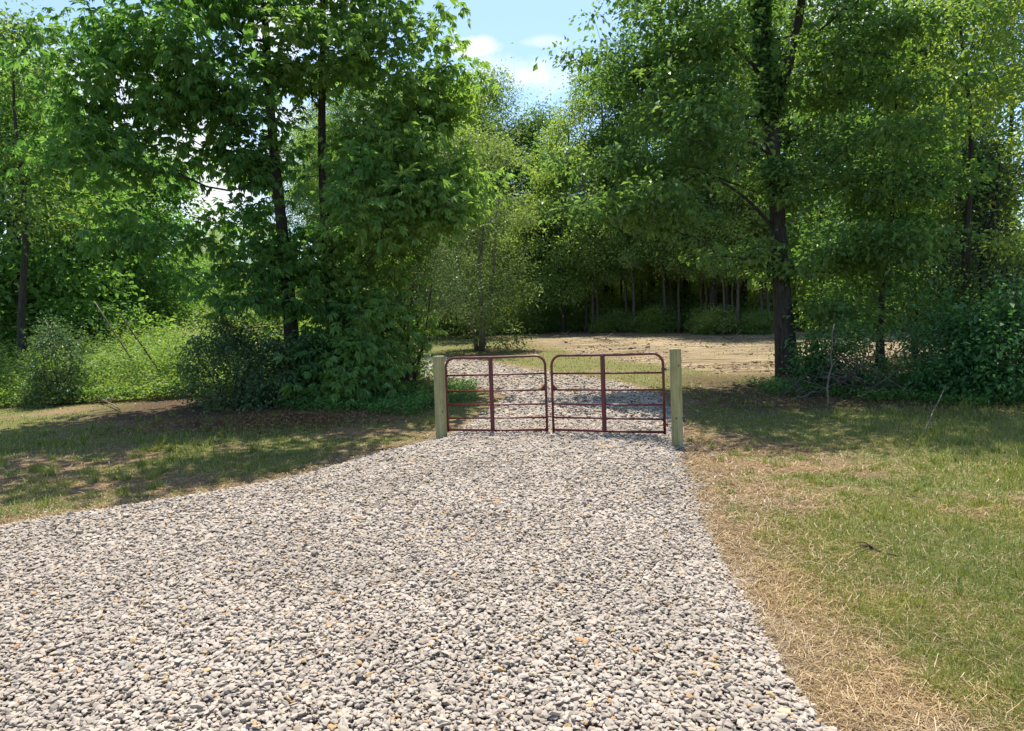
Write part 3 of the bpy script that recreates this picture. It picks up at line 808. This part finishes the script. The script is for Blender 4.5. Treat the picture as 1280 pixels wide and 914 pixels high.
# thin trunks in the dark gaps
for i in range(44):
    px = rr_.uniform(585, 965); x0, _ = wpos(px, 1); D = fy(x0 * 41) + (rr_.uniform(-0.6, 1.6) if i < 20 else rr_.uniform(1, 6)); x, y = wpos(px, D); s = rr_.uniform(.75, 1.15)
    copy_tree(tS, (x, y, float(ground_z(x, y)) - 0.05), rr_.uniform(0, 6.28), (s, s, s), 'slim young trunk among the dark trunks of the wood', 'slim trunks at the wood edge')
for i in range(70):
    px = rr_.uniform(545, 1230) if i < 58 else rr_.uniform(300, 560); x0, _ = wpos(px, 1); D = fy(x0 * 40) + (rr_.uniform(0.8, 3.0) if i % 3 == 0 else rr_.uniform(3, 8)); x, y = wpos(px, D); s = rr_.uniform(.4, 1.25)
    copy_tree(tU, (x, y, float(ground_z(x, y)) - 0.05), rr_.uniform(0, 6.28), (s, s, s * rr_.uniform(.7, 1.2)), 'low leafy bush among the trunks at the foot of the wood', 'undergrowth at the foot of the wood')

for i in range(60):
    x = -14 + i * 0.95 + rr_.uniform(-.5, .5); y = fy(x) + rr_.uniform(17, 36); s = rr_.uniform(1.8, 2.6)
    copy_tree(tU, (x, y, float(ground_z(x, y)) - 0.05), rr_.uniform(0, 6.28), (s * 1.2, s * 1.2, s * rr_.uniform(.9, 1.3)), 'tall thicket bush deep in the wood, dark between the trunks', 'thicket deep in the wood')
for i in range(20):
    px = rr_.uniform(560, 970); x0, _ = wpos(px, 1); y = fy(x0 * 41) + rr_.uniform(-0.6, 1.0); x, y = wpos(px, y); s = rr_.uniform(.28, .62)
    copy_tree(tU, (x, y, float(ground_z(x, y)) - 0.05), rr_.uniform(0, 6.28), (s * 1.3, s * 1.3, s), 'small low bush at the very edge of the wood where the dirt ends', 'low bushes along the dirt edge')
for i in range(16):
    px = 470 + i * 32 + rr_.uniform(-10, 10); x0, _ = wpos(px, 1); y = fy(x0 * 42) + rr_.uniform(5.0, 8.0); x, y = wpos(px, y); s = rr_.uniform(.5, .75)
    copy_tree(tE, (x, y, float(ground_z(x, y)) - 0.05), rr_.uniform(0, 6.28), (s, s, s), 'small sunlit light green tree between the dark trunks of the wood', 'sunlit young trees inside the wood')
# left bank of trees beyond the weeds
tV = proto_tree('broadleaf_tree', 9.0, 0.5, 3.0, 0.14, 'hickory', 'dark bushy tree beyond the weeds, right end of the left bank of trees', 'tree', 41, 260, 55, 0.42, 0.19, at=wpos(185, 35))
for (px, D, s, lab) in ((150, 34, 1.02, 'dark bushy tree beyond the weeds behind the leaning poles'), (95, 31, 1.1, 'bushy tree beyond the weeds below the left gap of pale sky'),
                        (35, 28, 1.25, 'bushy tree beyond the weeds at the left border of the picture'), (175, 42, 1.15, 'taller tree in the second row of the left bank'), (-25, 30, 1.5, 'large tree cut off by the left border of the picture'),
                        (110, 43, 1.1, 'tree in the second row of the left bank, left of the taller one')):
    x, y = wpos(px, D)
    copy_tree(tV, (x, y, float(ground_z(x, y)) - 0.05), rr_.uniform(0, 6.28), (s, s, s), lab)
x, y = wpos(30, 24)
tL = proto_tree('broadleaf_tree', 12.0, 5.0, 2.6, 0.14, 'oak', 'light green tree reaching into the upper left corner', 'tree', 42, 170, 50, 0.42, 0.15, at=(x, y))
# far hillside scrub
for i in range(26):
    px = rr_.uniform(215, 330) if i < 20 else rr_.uniform(330, 560); D = rr_.uniform(62, 112); x, y = wpos(px, D); s = rr_.uniform(.35, .6)
    copy_tree(tE, (x, y, float(ground_z(x, y)) - 0.1), rr_.uniform(0, 6.28), (s, s, s), 'small tree on the far green hillside seen through the left gap', 'small trees on the far hillside')
for (px, D, s, lab) in ((330, 44, .55, 'small light tree beside the gap to the hillside'), (350, 38, .5, 'low light tree on the weedy slope behind the first hickory')):
    x, y = wpos(px, D); copy_tree(tE, (x, y, float(ground_z(x, y)) - 0.1), 1.0, (s, s, s), lab)

# right side mid-ground
proto_tree('broadleaf_tree', 9.5, 1.6, 2.6, 0.10, 'oak', 'low maple-like tree with dense fresh leaves right of the oak trunk', 'tree', 51, 230, 60, 0.32, 0.13, at=wpos(1100, 20.5))
proto_tree('broadleaf_tree', 11.5, 3.0, 2.5, 0.11, 'bright', 'yellow-green sunlit tree at the upper right border', 'tree', 52, 220, 60, 0.32, 0.13, at=wpos(1215, 19))
proto_tree('cedar_tree', 6.2, 0.4, 2.2, 0.10, 'cedar', 'dull blue-green cedar at the right border', 'tree', 53, 260, 60, 0.26, 0.10, at=wpos(1225, 20.0), shape='cone')
proto_tree('broadleaf_tree', 7.5, 1.2, 1.6, 0.06, 'oak', 'slender leafy tree behind the brush pile', 'tree', 54, 110, 45, 0.34, 0.15, at=wpos(1145, 23))

# shrubs
shr = lambda px, py, name, h, r, mat, lab, seed, nt, per, spread, ln, **kw: proto_tree(name, h, 0.05, r, 0.02, mat, lab, 'bush', seed, nt, per, spread, ln, shape='shrub', stems=5, at=G(px, py), **kw)
shr(285, 505, 'shrub', 2.0, 1.4, 'olive', 'grey-green small-leaved shrub left of the hickory trunks', 61, 130, 60, 0.17, 0.075, bark='bark')
shr(345, 503, 'shrub', 1.7, 1.1, 'olive', 'dark dense shrub at the foot of the first hickory', 62, 90, 55, 0.17, 0.085)
shr(445, 500, 'shrub', 1.6, 1.2, 'hickory', 'bright sprouting bush of large drooping leaves at the foot of the second hickory', 63, 60, 16, 0.2, 0.2, compound=5)
shr(398, 497, 'shrub', 1.5, 1.0, 'ivy', 'dark leafy bush between the two hickory trunks', 64, 80, 45, 0.2, 0.12)
shr(75, 505, 'shrub', 2.3, 1.0, 'olive', 'pale grey-green bush at the edge of the weeds by the left border', 65, 80, 50, 0.2, 0.085)
shr(1060, 487, 'shrub', 1.4, 1.1, 'ivy', 'dark brambly bush right of the oak trunk', 66, 70, 40, 0.2, 0.085)
shr(1190, 490, 'shrub', 1.8, 1.3, 'ivy', 'broad dark bush near the right border', 67, 90, 45, 0.22, 0.095)
shr(1255, 495, 'shrub', 2.0, 1.4, 'ivy', 'dark bush cut off by the right border', 68, 120, 50, 0.22, 0.12)
shr(1022, 484, 'shrub', 1.0, 0.6, 'ivy', 'small leafy bush just right of the foot of the vine-wrapped tree', 69, 40, 40, 0.18, 0.11)
shr(500, 476, 'shrub', 1.1, 1.0, 'ivy', 'low leafy bush beside the left gate post', 70, 60, 45, 0.18, 0.10)

# thin-leaved small tree by the bend (leaning stems)
rg = np.random.default_rng(80)
bx, by = G(510, 481)
root = empty('small_tree', (bx, by, float(ground_z(bx, by)) - .05), 'wispy olive-green small tree with leaning thin stems beside the left gate post', 'tree')
B = np.array((bx, by, root.location.z)); Dm = by
tips = blob_tips([(W3(525, 330, Dm), (0.95, 0.9, 0.75), 100), (W3(490, 375, Dm), (0.7, .8, .6), 60), (W3(555, 365, Dm + .3), (0.6, .7, .55), 55), (W3(500, 430, Dm), (0.7, .7, .35), 35), (W3(560, 310, Dm + .3), (0.6, .7, .4), 35)], rg, .2) - B
mb = MB()
for k, (px, py) in enumerate(((563, 385), (478, 380), (520, 330), (540, 350), (500, 345))):
    e = Vector(W3(px, py, Dm)) - Vector(B); st = Vector((0.25 * (k - 2) / 2, 0, 0))
    pts = [st.lerp(e, s) + Vector((0.1, 0, 0.12)) * math.sin(3.14 * s) * (1 if k % 2 else -1) for s in np.linspace(0, 1, 7)]
    sel = tips[np.arange(len(tips)) % 5 == k]
    m2 = grow(pts, [0.045 * (1 - .75 * s) for s in np.linspace(0, 1, 7)], sel, rg, 0.004, 0.3); b = len(mb.v); mb.v += m2.v; mb.f += [tuple(i + b for i in f) for f in m2.f]
mb.build('trunk', M['stick_dark'], root)
tuft_leaves('crown', tips, 34, 0.15, 0.06, M['olive'], root, rg)

# ------------------------------------------------------------------ weeds, cover, grass, straw
def scatter(n, x0, x1, y0, y1, rg):
    # denser towards the camera: uniform in 1/y
    y = 1 / rg.uniform(1 / y1, 1 / y0, n); x = rg.uniform(-1, 1, n) * y * 0.86
    k = (x > x0) & (x < x1); return x[k], y[k]

rg = np.random.default_rng(90)
x, y = scatter(520000, -70, -2.0, 17.5, 75, rg)
edge = np.interp(x, [-20, -12, -9, -7.5, -5, -2], [19.5, 20.0, 19.0, 18.6, 19.5, 24]) + (fbm(x, y, 2, 12) - .5) * 1.6
k = (y > edge) & (edge_dist(x, y) < -0.8) & (y < 26 + (x < -6) * 60)
x, y, edge = x[k], y[k], edge[k]
keep = rg.random(len(x)) < 0.055; x, y, edge = x[keep], y[keep], edge[keep]
clump = fbm(x, y, 1.1, 14, 3) * .6 + vnoise(x, y, .35, 15) * .4; top = (0.45 + 1.9 * clump ** 1.4) * (0.35 + 0.65 * sstep(0, 1.6, y - edge)) * np.exp(rg.normal(0, .18, len(x)))
n_l = 24; idx = np.repeat(np.arange(len(x)), n_l); N = len(idx); hh = rg.uniform(0.05, 1, N) ** 0.7
ox = rg.normal(0, 1, N) * (0.05 + 0.16 * (1 - hh ** 2)); oy = rg.normal(0, 1, N) * (0.05 + 0.16 * (1 - hh ** 2)); gz = ground_z(x, y)
zz = gz[idx] + top[idx] * hh; x = x[idx] + ox; y = y[idx] + oy
size = rg.uniform(0.07, 0.13, N) * np.maximum(1, y / 24)
fw = unit(N, rg); fw[:, 2] = np.abs(fw[:, 2]) * 0.5
print('weeds', N)
prop(link('tall_weeds', leaf_mesh('tall_weeds', np.stack([x, y, zz], 1), fw, np.array([[0, 0, .8]]) + unit(N, rg) * .6, size, size * .5), M['weed']),
     'bright yellow-green waist-high weeds filling the field on the left', 'weeds', kind='stuff')

x, y = scatter(150000, -12, 16, 12.5, 21, rg)
L_ = (x < -0.9) & (x > -7.2 + (fbm(x, y, 1.1, 28) - .5) * 3) & (y > np.interp(x, [-9, -6, -4, -2.2, -1], [18.5, 16.9, 15.7, 15.2, 16.5]) + (fbm(x, y, .9, 22) - .5) * 1.4) & (y < 19.5)
R_ = (x > 5.6 - (16 - y) * .3 * (y < 16) + (fbm(x, y, 1, 29) - .5) * 2) & (y < 17.8) & (y > np.interp(x, [3, 5.0, 7, 9, 14], [18.2, 16.6, 15.2, 14.2, 12.6]) + (fbm(x, y, .9, 23) - .5) * 1.0) & (y < 20.5)
k = (L_ | R_) & (edge_dist(x, y) < -0.3); x, y = x[k], y[k]; N = len(x)
zz = ground_z(x, y) + rg.uniform(0, 0.28, N) * (0.3 + fbm(x, y, .8, 25))
fw = unit(N, rg); fw[:, 2] = np.abs(fw[:, 2]) * .5
size = rg.uniform(.05, .09, N)
prop(link('ground_cover', leaf_mesh('ground_cover', np.stack([x, y, zz], 1), fw, np.array([[0, 0, .9]]) + unit(N, rg) * .5, size, size * .6), M['cover']),
     'low green creeping plants along the shaded foot of the trees on both sides', 'ground cover', kind='stuff')

def blades(name, x, y, h, w, lean, mat, lab, cat, rg, z=None):
    N = len(x); z = ground_z(x, y) - 0.004 if z is None else z
    a = rg.uniform(0, 6.283, N); ld = np.stack([np.cos(a), np.sin(a), np.zeros(N)], 1)
    b = a + rg.uniform(-1.2, 1.2, N) + 1.57; sd_ = np.stack([np.cos(b), np.sin(b), np.zeros(N)], 1)
    p0 = np.stack([x, y, z], 1); up = np.array([[0, 0, 1.0]])
    l1 = np.sin(lean)[:, None]; c1 = np.cos(lean)[:, None]; h = h[:, None]; w = w[:, None] * .5
    m_ = p0 + up * h * .55 * (c1 * .9 + .1) + ld * l1 * h * .45; tp = p0 + up * h * c1 + ld * l1 * h * 1.05
    v = np.stack([p0 - sd_ * w, p0 + sd_ * w, m_ + sd_ * w * .8, m_ - sd_ * w * .8, tp], 1).reshape(-1, 3)
    q = (np.arange(N) * 5)[:, None, None]
    f = (np.array([[0, 1, 2], [0, 2, 3], [3, 2, 4]])[None] + q).reshape(-1, 3)
    return prop(link(name, np_mesh(name, v, f), mat), lab, cat, kind='stuff')

x, y = scatter(660000, -14, 14, 2.6, 40, rg)
d = edge_dist(x, y)
gm = green_mask(x, y, d)
k = (d < -0.02) & (rg.random(len(x)) < (0.06 + 0.80 * gm * (0.45 + 0.9 * fbm(x, y, .35, 77))) * np.where(dirt_mask(x, y) > .3, 0.06, 1) * np.where(litter_mask(x, y) > .5, .3, 1)); x, y, gm = x[k], y[k], gm[k]
N = len(x); print('grass', N)
nt = 700; tx, ty = scatter(nt * 3, -12, 12, 3.2, 17, rg); kk = (edge_dist(tx, ty) < -0.25) & (dirt_mask(tx, ty) < .2); tx, ty = tx[kk][:nt], ty[kk][:nt]
ii = np.repeat(np.arange(len(tx)), 34); tuft0 = len(x)
x = np.r_[x, tx[ii] + rg.normal(0, .035, len(ii))]; y = np.r_[y, ty[ii] + rg.normal(0, .035, len(ii))]; gm = np.r_[gm, np.full(len(ii), 1.0)]; N = len(x)
tall = np.ones(N); tall[tuft0:] = np.exp(rg.normal(.35, .3, len(tx)))[ii]
lush = np.maximum(sstep(-2.5, -6, x) * sstep(8, 10, y) * (y < 15), sstep(4, 5.5, x - .1 * y))
blades('grass', x, y, rg.uniform(.02, .055, N) * tall * (1 + .9 * lush) * (0.7 + 0.6 * gm), np.maximum(.003, y * 0.00085) * rg.uniform(.8, 1.5, N), rg.uniform(.1, 1.1, N), M['grass'],
       'thin new grass on both lawns, greener in patches between dry straw', 'grass', rg)

def straw_pts(n, y0, y1):
    x, y = scatter(n, -14, 14, y0, y1, rg)
    d = edge_dist(x, y); gm = green_mask(x, y, d)
    near = np.exp(-np.maximum(-d, 0) / 0.55)
    k = (d < 0.03) & (rg.random(len(x)) < np.clip(0.34 + 1.1 * near + 0.30 * (1 - gm) - 0.22 * gm, 0.04, 1) * (0.4 + 1.1 * fbm(x, y, .5, 79)) * np.where(dirt_mask(x, y) > .3, 0.7 * (fbm(x, y, 1.2, 85) > .5), 1) * np.where(y > 19, .8, 1) * np.where((x < 0) & (y > 13.5), .35, 1))
    return x[k], y[k], d[k]
x, y, d = straw_pts(470000, 2.6, 40)
N = len(x); print('straw', N)
z = ground_z(x, y) + rg.uniform(0, .035, N) * (0.4 + np.exp(-np.maximum(-d, 0) / .5))
a = rg.uniform(0, 6.283, N); L = rg.uniform(.04, .17, N) * np.where(rg.random(N) < .1, 1.6, 1); el = rg.normal(0, .16, N)
w = np.maximum(.0028, y * .0007) * rg.uniform(.7, 1.3, N)
dirv = np.stack([np.cos(a) * np.cos(el), np.sin(a) * np.cos(el), np.sin(el)], 1)
sdv = np.stack([-np.sin(a), np.cos(a), np.zeros(N)], 1)
c = np.stack([x, y, z], 1); bow = sdv * (rg.normal(0, .12, N) * L)[:, None] + np.array([[0, 0, 1.0]]) * (np.abs(rg.normal(0, .08, N)) * L)[:, None]
p0 = c - dirv * (L / 2)[:, None]; p2 = c + dirv * (L / 2)[:, None]; p1 = c + bow
ww = sdv * w[:, None] * .5
v = np.stack([p0 - ww, p0 + ww, p1 + ww, p1 - ww, p2 + ww * .6, p2 - ww * .6], 1).reshape(-1, 3)
q = (np.arange(N) * 6)[:, None, None]
f = (np.array([[0, 1, 2, 3], [3, 2, 4, 5]])[None] + q).reshape(-1, 4)
prop(link('straw', np_mesh('straw', v, f), M['straw']), 'dry yellow straw mulch strewn over the lawns, thickest along the gravel edge', 'straw', kind='stuff')

# clods of earth on the cleared dirt
x, y = scatter(60000, -4, 30, 19, 46, rg); k = rg.random(len(x)) < 0.55 * dirt_mask(x, y) * sstep(.35, .6, fbm(x, y, 1.5, 87)); x, y = x[k], y[k]
v, f = stones(x, y, ground_z(x, y) + .005, .028 * np.exp(rg.normal(0, .5, len(x))), ICO_V, ICO_F, rg)
m, t, out = newmat('earth_clod'); g = nd(t, 'ShaderNodeNewGeometry')
principled(t, out, ramp(t, g.outputs['Random Per Island'], [(0, (0.10, 0.07, 0.045)), (.6, (0.24, 0.18, 0.12)), (1, (0.38, 0.31, 0.22))]), 0.95, .1)
prop(link('earth_clods', np_mesh('earth_clods', v, f), m), 'loose brown clods of earth scattered over the bare dirt clearing', 'earth clods', kind='stuff')
# dead leaves
x = rg.normal(-5.2, 1.5, 5000); y = rg.normal(14.9, .55, 5000)
x2 = rg.uniform(4, 11, 1500); y2 = np.interp(x2, [4, 7, 11], [16.2, 14.8, 13.3]) + rg.normal(0, .8, 1500)
x3 = rg.uniform(-9, 20, 9000); y3 = forest_y(x3) + rg.normal(0.3, 1.0, 9000)
x = np.r_[x, x2, x3]; y = np.r_[y, y2, y3]
N = len(x); s_ = rg.uniform(.04, .09, N) * np.maximum(1, y / 30)
fw = unit(N, rg); fw[:, 2] *= .3
prop(link('dead_leaves', leaf_mesh('dead_leaves', np.stack([x, y, ground_z(x, y) + rg.uniform(.01, .05, N)], 1), fw, np.array([[0, 0, 1.]]) + unit(N, rg) * .4, s_, s_ * .6), M['deadleaf']),
     'reddish brown dead leaves at the shaded edges of the lawns and the wood', 'dead leaves', kind='stuff')

# ------------------------------------------------------------------ air
m, t, out = newmat('haze_air')
pv = nd(t, 'ShaderNodeVolumePrincipled'); pv.inputs['Density'].default_value = HAZE; pv.inputs['Color'].default_value = (0.86, 0.90, 0.95, 1); pv.inputs['Anisotropy'].default_value = 0.2
t.links.new(pv.outputs[0], out.inputs['Volume'])
mb = MB(); mb.box((0, 700, 9), (3200, 3100, 42))
if HAZE > 0: prop(mb.build('haze', m, None, False), 'thin pale summer haze in the air over the whole place', 'haze', kind='stuff')
# ------------------------------------------------------------------ gate posts
def post(base_px, D, zb, top_z, rz, w, dpt, lab):
    x = (base_px[0] - 640) / FPX * D
    x = AT(base_px[0], base_px[1], D).x
    root = empty('gate_post', (x, D, zb), lab, 'post')
    root.rotation_euler = (0, 0, rz)
    mb = MB(); H = top_z - zb; mb.box((0, 0, H / 2 - .2), (w, dpt, H + .4))
    mb.build('post_shaft', M['post'], root, False, 0.006)
    mb = MB(); mb.box((0, 0, H + .004), (w - .012, dpt - .012, .009)); mb.build('end_grain', M['end_grain'], root, False, .002)
    return root, H
pl, HL = post((552, 545), 12.35, -0.06, 1.375, R(-24), .15, .15, 'treated pine gate post on the left, greyer green than the other')
pr, HR = post((847, 560), 10.85, -0.13, 1.40, R(3), .145, .14, 'pale green treated pine gate post on the right, with bolt holes')
for (px, z) in ((0.025, 1.28), (-0.03, 0.48)):
    mb = MB(); mb.tube([(px, -.0745, z), (px, -.066, z)], .012, 10); mb.build('bolt_hole', M['hole'], pr)
# ------------------------------------------------------------------ gates
def gate(hx, hy, fx, fyy, zb, H, lab, brace=0.47, seed=0):
    """hinge end (hx, hy), free end (fx, fyy)"""
    hin = Vector((hx, hy, zb)); fre = Vector((fx, fyy, zb)); d = (fre - hin); Lg = d.length
    root = empty('gate', hin, lab, 'gate'); root.rotation_euler = (0, 0, math.atan2(d.y, d.x))
    t_ = 0.0215
    mb = MB(); rc = 0.17
    pts = [(0, 0, -.03), (0, 0, H * .5), (0, 0, H - rc)]
    pts += [(rc - rc * math.cos(a), 0, H - rc + rc * math.sin(a)) for a in np.linspace(.2, 1.5708, 8)]
    pts += [(Lg * q, 0, H - 0.006 * math.sin(q * 3.14)) for q in (.3, .5, .7)]
    pts += [(Lg - rc + rc * math.sin(a), 0, H - rc + rc * math.cos(a)) for a in np.linspace(0, 1.5708, 9)]
    pts += [(Lg, 0, H * .5), (Lg, 0, -.045)]
    mb.tube(pts, t_, 12); mb.build('gate_frame', M['red'], root)
    for z in (0.0, .168, .349, .54, .76):
        mb = MB(); dz = .004 * math.sin(z * 20 + seed)
        mb.tube([(t_ * .7, 0, z * H + dz), (Lg / 2, 0, z * H - .004), (Lg - t_ * .7, 0, z * H)], t_ * (.95 if z == 0 else .74), 10); mb.build('rail', M['red'], root)
    mb = MB(); bx_ = Lg * brace
    mb.box((bx_, -t_ - .004, H * .497), (.062, .006, H * .995)); mb.box((bx_, t_ + .004, H * .497), (.062, .006, H * .995))
    mb.box((bx_ - .031, 0, H * .49), (.005, t_ * 2 - .004, H * .98)); mb.box((bx_ + .031, 0, H * .49), (.005, t_ * 2 - .004, H * .98))
    mb.build('brace', M['red'], root, False, .002)
    # hinges: strap round the frame tube, eye bolt into the post
    for z in (H * .80, H * .10):
        mb = MB(); mb.tube([(0, 0, z - .022), (0, 0, z + .022)], t_ + .008, 12); mb.box((-.035, 0, z), (.03, .016, .03))
        h_ = mb.build('hinge', M['red'], root, False)
        mb = MB(); mb.tube([(-.05, 0, z), (-.085, -.01, z)], .009, 8); mb.tube([(-.045, 0, z - .035), (-.045, 0, z + .035)], .008, 8)
        mb.build('hinge_bolt', M['steel'], h_)
    # gusset plate with chain slot at the free end
    mb = MB(); b = len(mb.v); zt = .54 * H
    for yy in (-.004, .004):
        for (a, c_) in ((Lg - t_, zt + .10), (Lg - .10, zt + .01), (Lg - t_, zt + .01)): mb.v.append(Vector((a, yy, c_)))
    mb.f += [(0, 1, 2), (5, 4, 3), (0, 3, 4, 1), (1, 4, 5, 2), (2, 5, 3, 0)]
    mb.build('chain_plate', M['red'], root, False)
    return root
gate(AT(560, 537, 12.45).x, 12.45, AT(684, 538, 12.05).x, 12.05, .075, 1.262, 'dark red tubular farm gate, the narrower left leaf, hinged on the greyer post', .46, 1)
gate(AT(831, 540, 11.2).x, 11.2, AT(692, 541, 11.98).x, 11.98, .082, 1.25, 'dark red tubular farm gate, the wider right leaf, hinged on the pale green post', .525, 2)

# ------------------------------------------------------------------ sticks, poles, stake, brush
def stick(name, pts, r, mat, lab, cat, twigs=()):
    root = empty(name, pts[0], lab, cat); o = Vector(pts[0])
    mb = MB(); P = [Vector(p) - o for p in pts]; n = len(P)
    mb.tube(P, [r * (1 - .55 * i / (n - 1)) for i in range(n)], 7)
    for (i, v, rr2) in twigs:
        a = P[i]; v = Vector(v); mb.tube([a, a + v * .5 + Vector((0, 0, .02)), a + v], [rr2, rr2 * .8, rr2 * .4], 5)
    mb.build('branch', M[mat], root); return root
def bent(a, b, n=6, w=.05, seed=0):
    r_ = random.Random(seed); a, b = Vector(a), Vector(b)
    return [a.lerp(b, i / n) + Vector((r_.uniform(-1, 1), r_.uniform(-1, 1), r_.uniform(-1, 1))) * w * (0 < i < n) for i in range(n + 1)]
def on(px, py, dz=0.0):
    g_ = G(px, py); return Vector((g_[0], g_[1], float(ground_z(*g_)) + dz))
stick('leaning_pole', bent(AT(178, 470, 21.5), AT(118, 377, 21.5), 5, .015, 1), .035, 'deadwood', 'pale bare pole leaning out of the weeds on the left', 'pole')
stick('leaning_pole', bent(AT(200, 465, 21.0), AT(147, 389, 21.0), 5, .015, 2), .03, 'stick_dark', 'dark bare pole leaning parallel to the pale one in the weeds', 'pole')
stick('sapling', bent(on(1034, 506, -.03), AT(1043, 405, 14.6), 8, .03, 3), .022, 'deadwood', 'thin pale bare sapling standing upright in front of the dark brush', 'tree', ((5, (-.12, 0, .14), .008), (4, (.16, 0, .15), .01)))
stick('leaning_stick', bent(on(1150, 541, -.02), AT(1182, 482, 12.9), 6, .03, 4), .014, 'deadwood', 'curved pale stick leaning over the right lawn edge', 'stick')
stick('fallen_stick', bent(on(1075, 672, .02), on(1124, 684, .02), 5, .015, 5), .014, 'stick_dark', 'short dark crooked stick lying on the right lawn', 'stick', ((2, (-.1, .05, .04), .006),))
stick('fallen_branch', bent(on(128, 503, .12), on(150, 514, .05), 5, .03, 6), .03, 'deadwood', 'grey broken branch lying at the weed edge on the left lawn', 'branch', ((1, (.3, .1, .05), .012), (2, (-.25, .05, .12), .012)))
stick('stake', [on(580, 421, -.05), on(580, 421, 0) + Vector((0, 0, .95))], .035, 'stick_dark', 'small brown stake standing alone beyond the bend in the drive', 'stake')
stick('fallen_log', bent(on(630, 419, .1), AT(668, 388, 42.5), 5, .06, 7), .07, 'deadwood', 'pale log leaning on the bush at the foot of the wood', 'log')
stick('fallen_branch', bent(AT(585, 378, 40), AT(640, 345, 40), 6, .12, 8), .06, 'deadwood', 'pale dead branch slanting up in front of the dark trunks behind the left gate', 'branch', ((3, (.8, 0, .9), .03),))
for i, (a, b, lab) in enumerate((((742, 424), (775, 431), 'pale branch lying on the dirt in front of the thin trunk'), ((690, 423), (722, 420), 'pale branch lying at the wood edge above the left gate corner'), ((905, 424), (935, 428), 'pale branch lying on the dirt left of the vine-wrapped tree'))):
    stick('fallen_branch', bent(on(*a, .06), on(*b, .1), 5, .08, 20 + i), .035, 'deadwood', lab, 'branch', ((2, (.4, .1, .3), .02), (3, (-.3, .1, .25), .015)))
# brush pile
rg = np.random.default_rng(99)
bp = on(1062, 492); root = empty('brush_pile', bp, 'tangled heap of bare grey branches right of the oak', 'brush pile')
for i in range(70):
    mb = MB(); a = rg.uniform(0, 3.14); x0 = rg.normal(0, .6); Lb = rg.uniform(.6, 1.7); zc = abs(rg.normal(.35, .25)) * max(0.2, 1 - abs(x0) / 2); e = rg.normal(0, .35)
    c_ = Vector((x0, rg.normal(0, .35), zc)); dv = Vector((math.cos(a), math.sin(a) * .5, math.sin(e))) * Lb / 2
    mb.tube(bent(c_ - dv, c_ + dv, 4, .07, i), [.016, .014, .012, .009, .005], 5); mb.build('branch', M['brush'], root)
print('objects', len(bpy.data.objects))
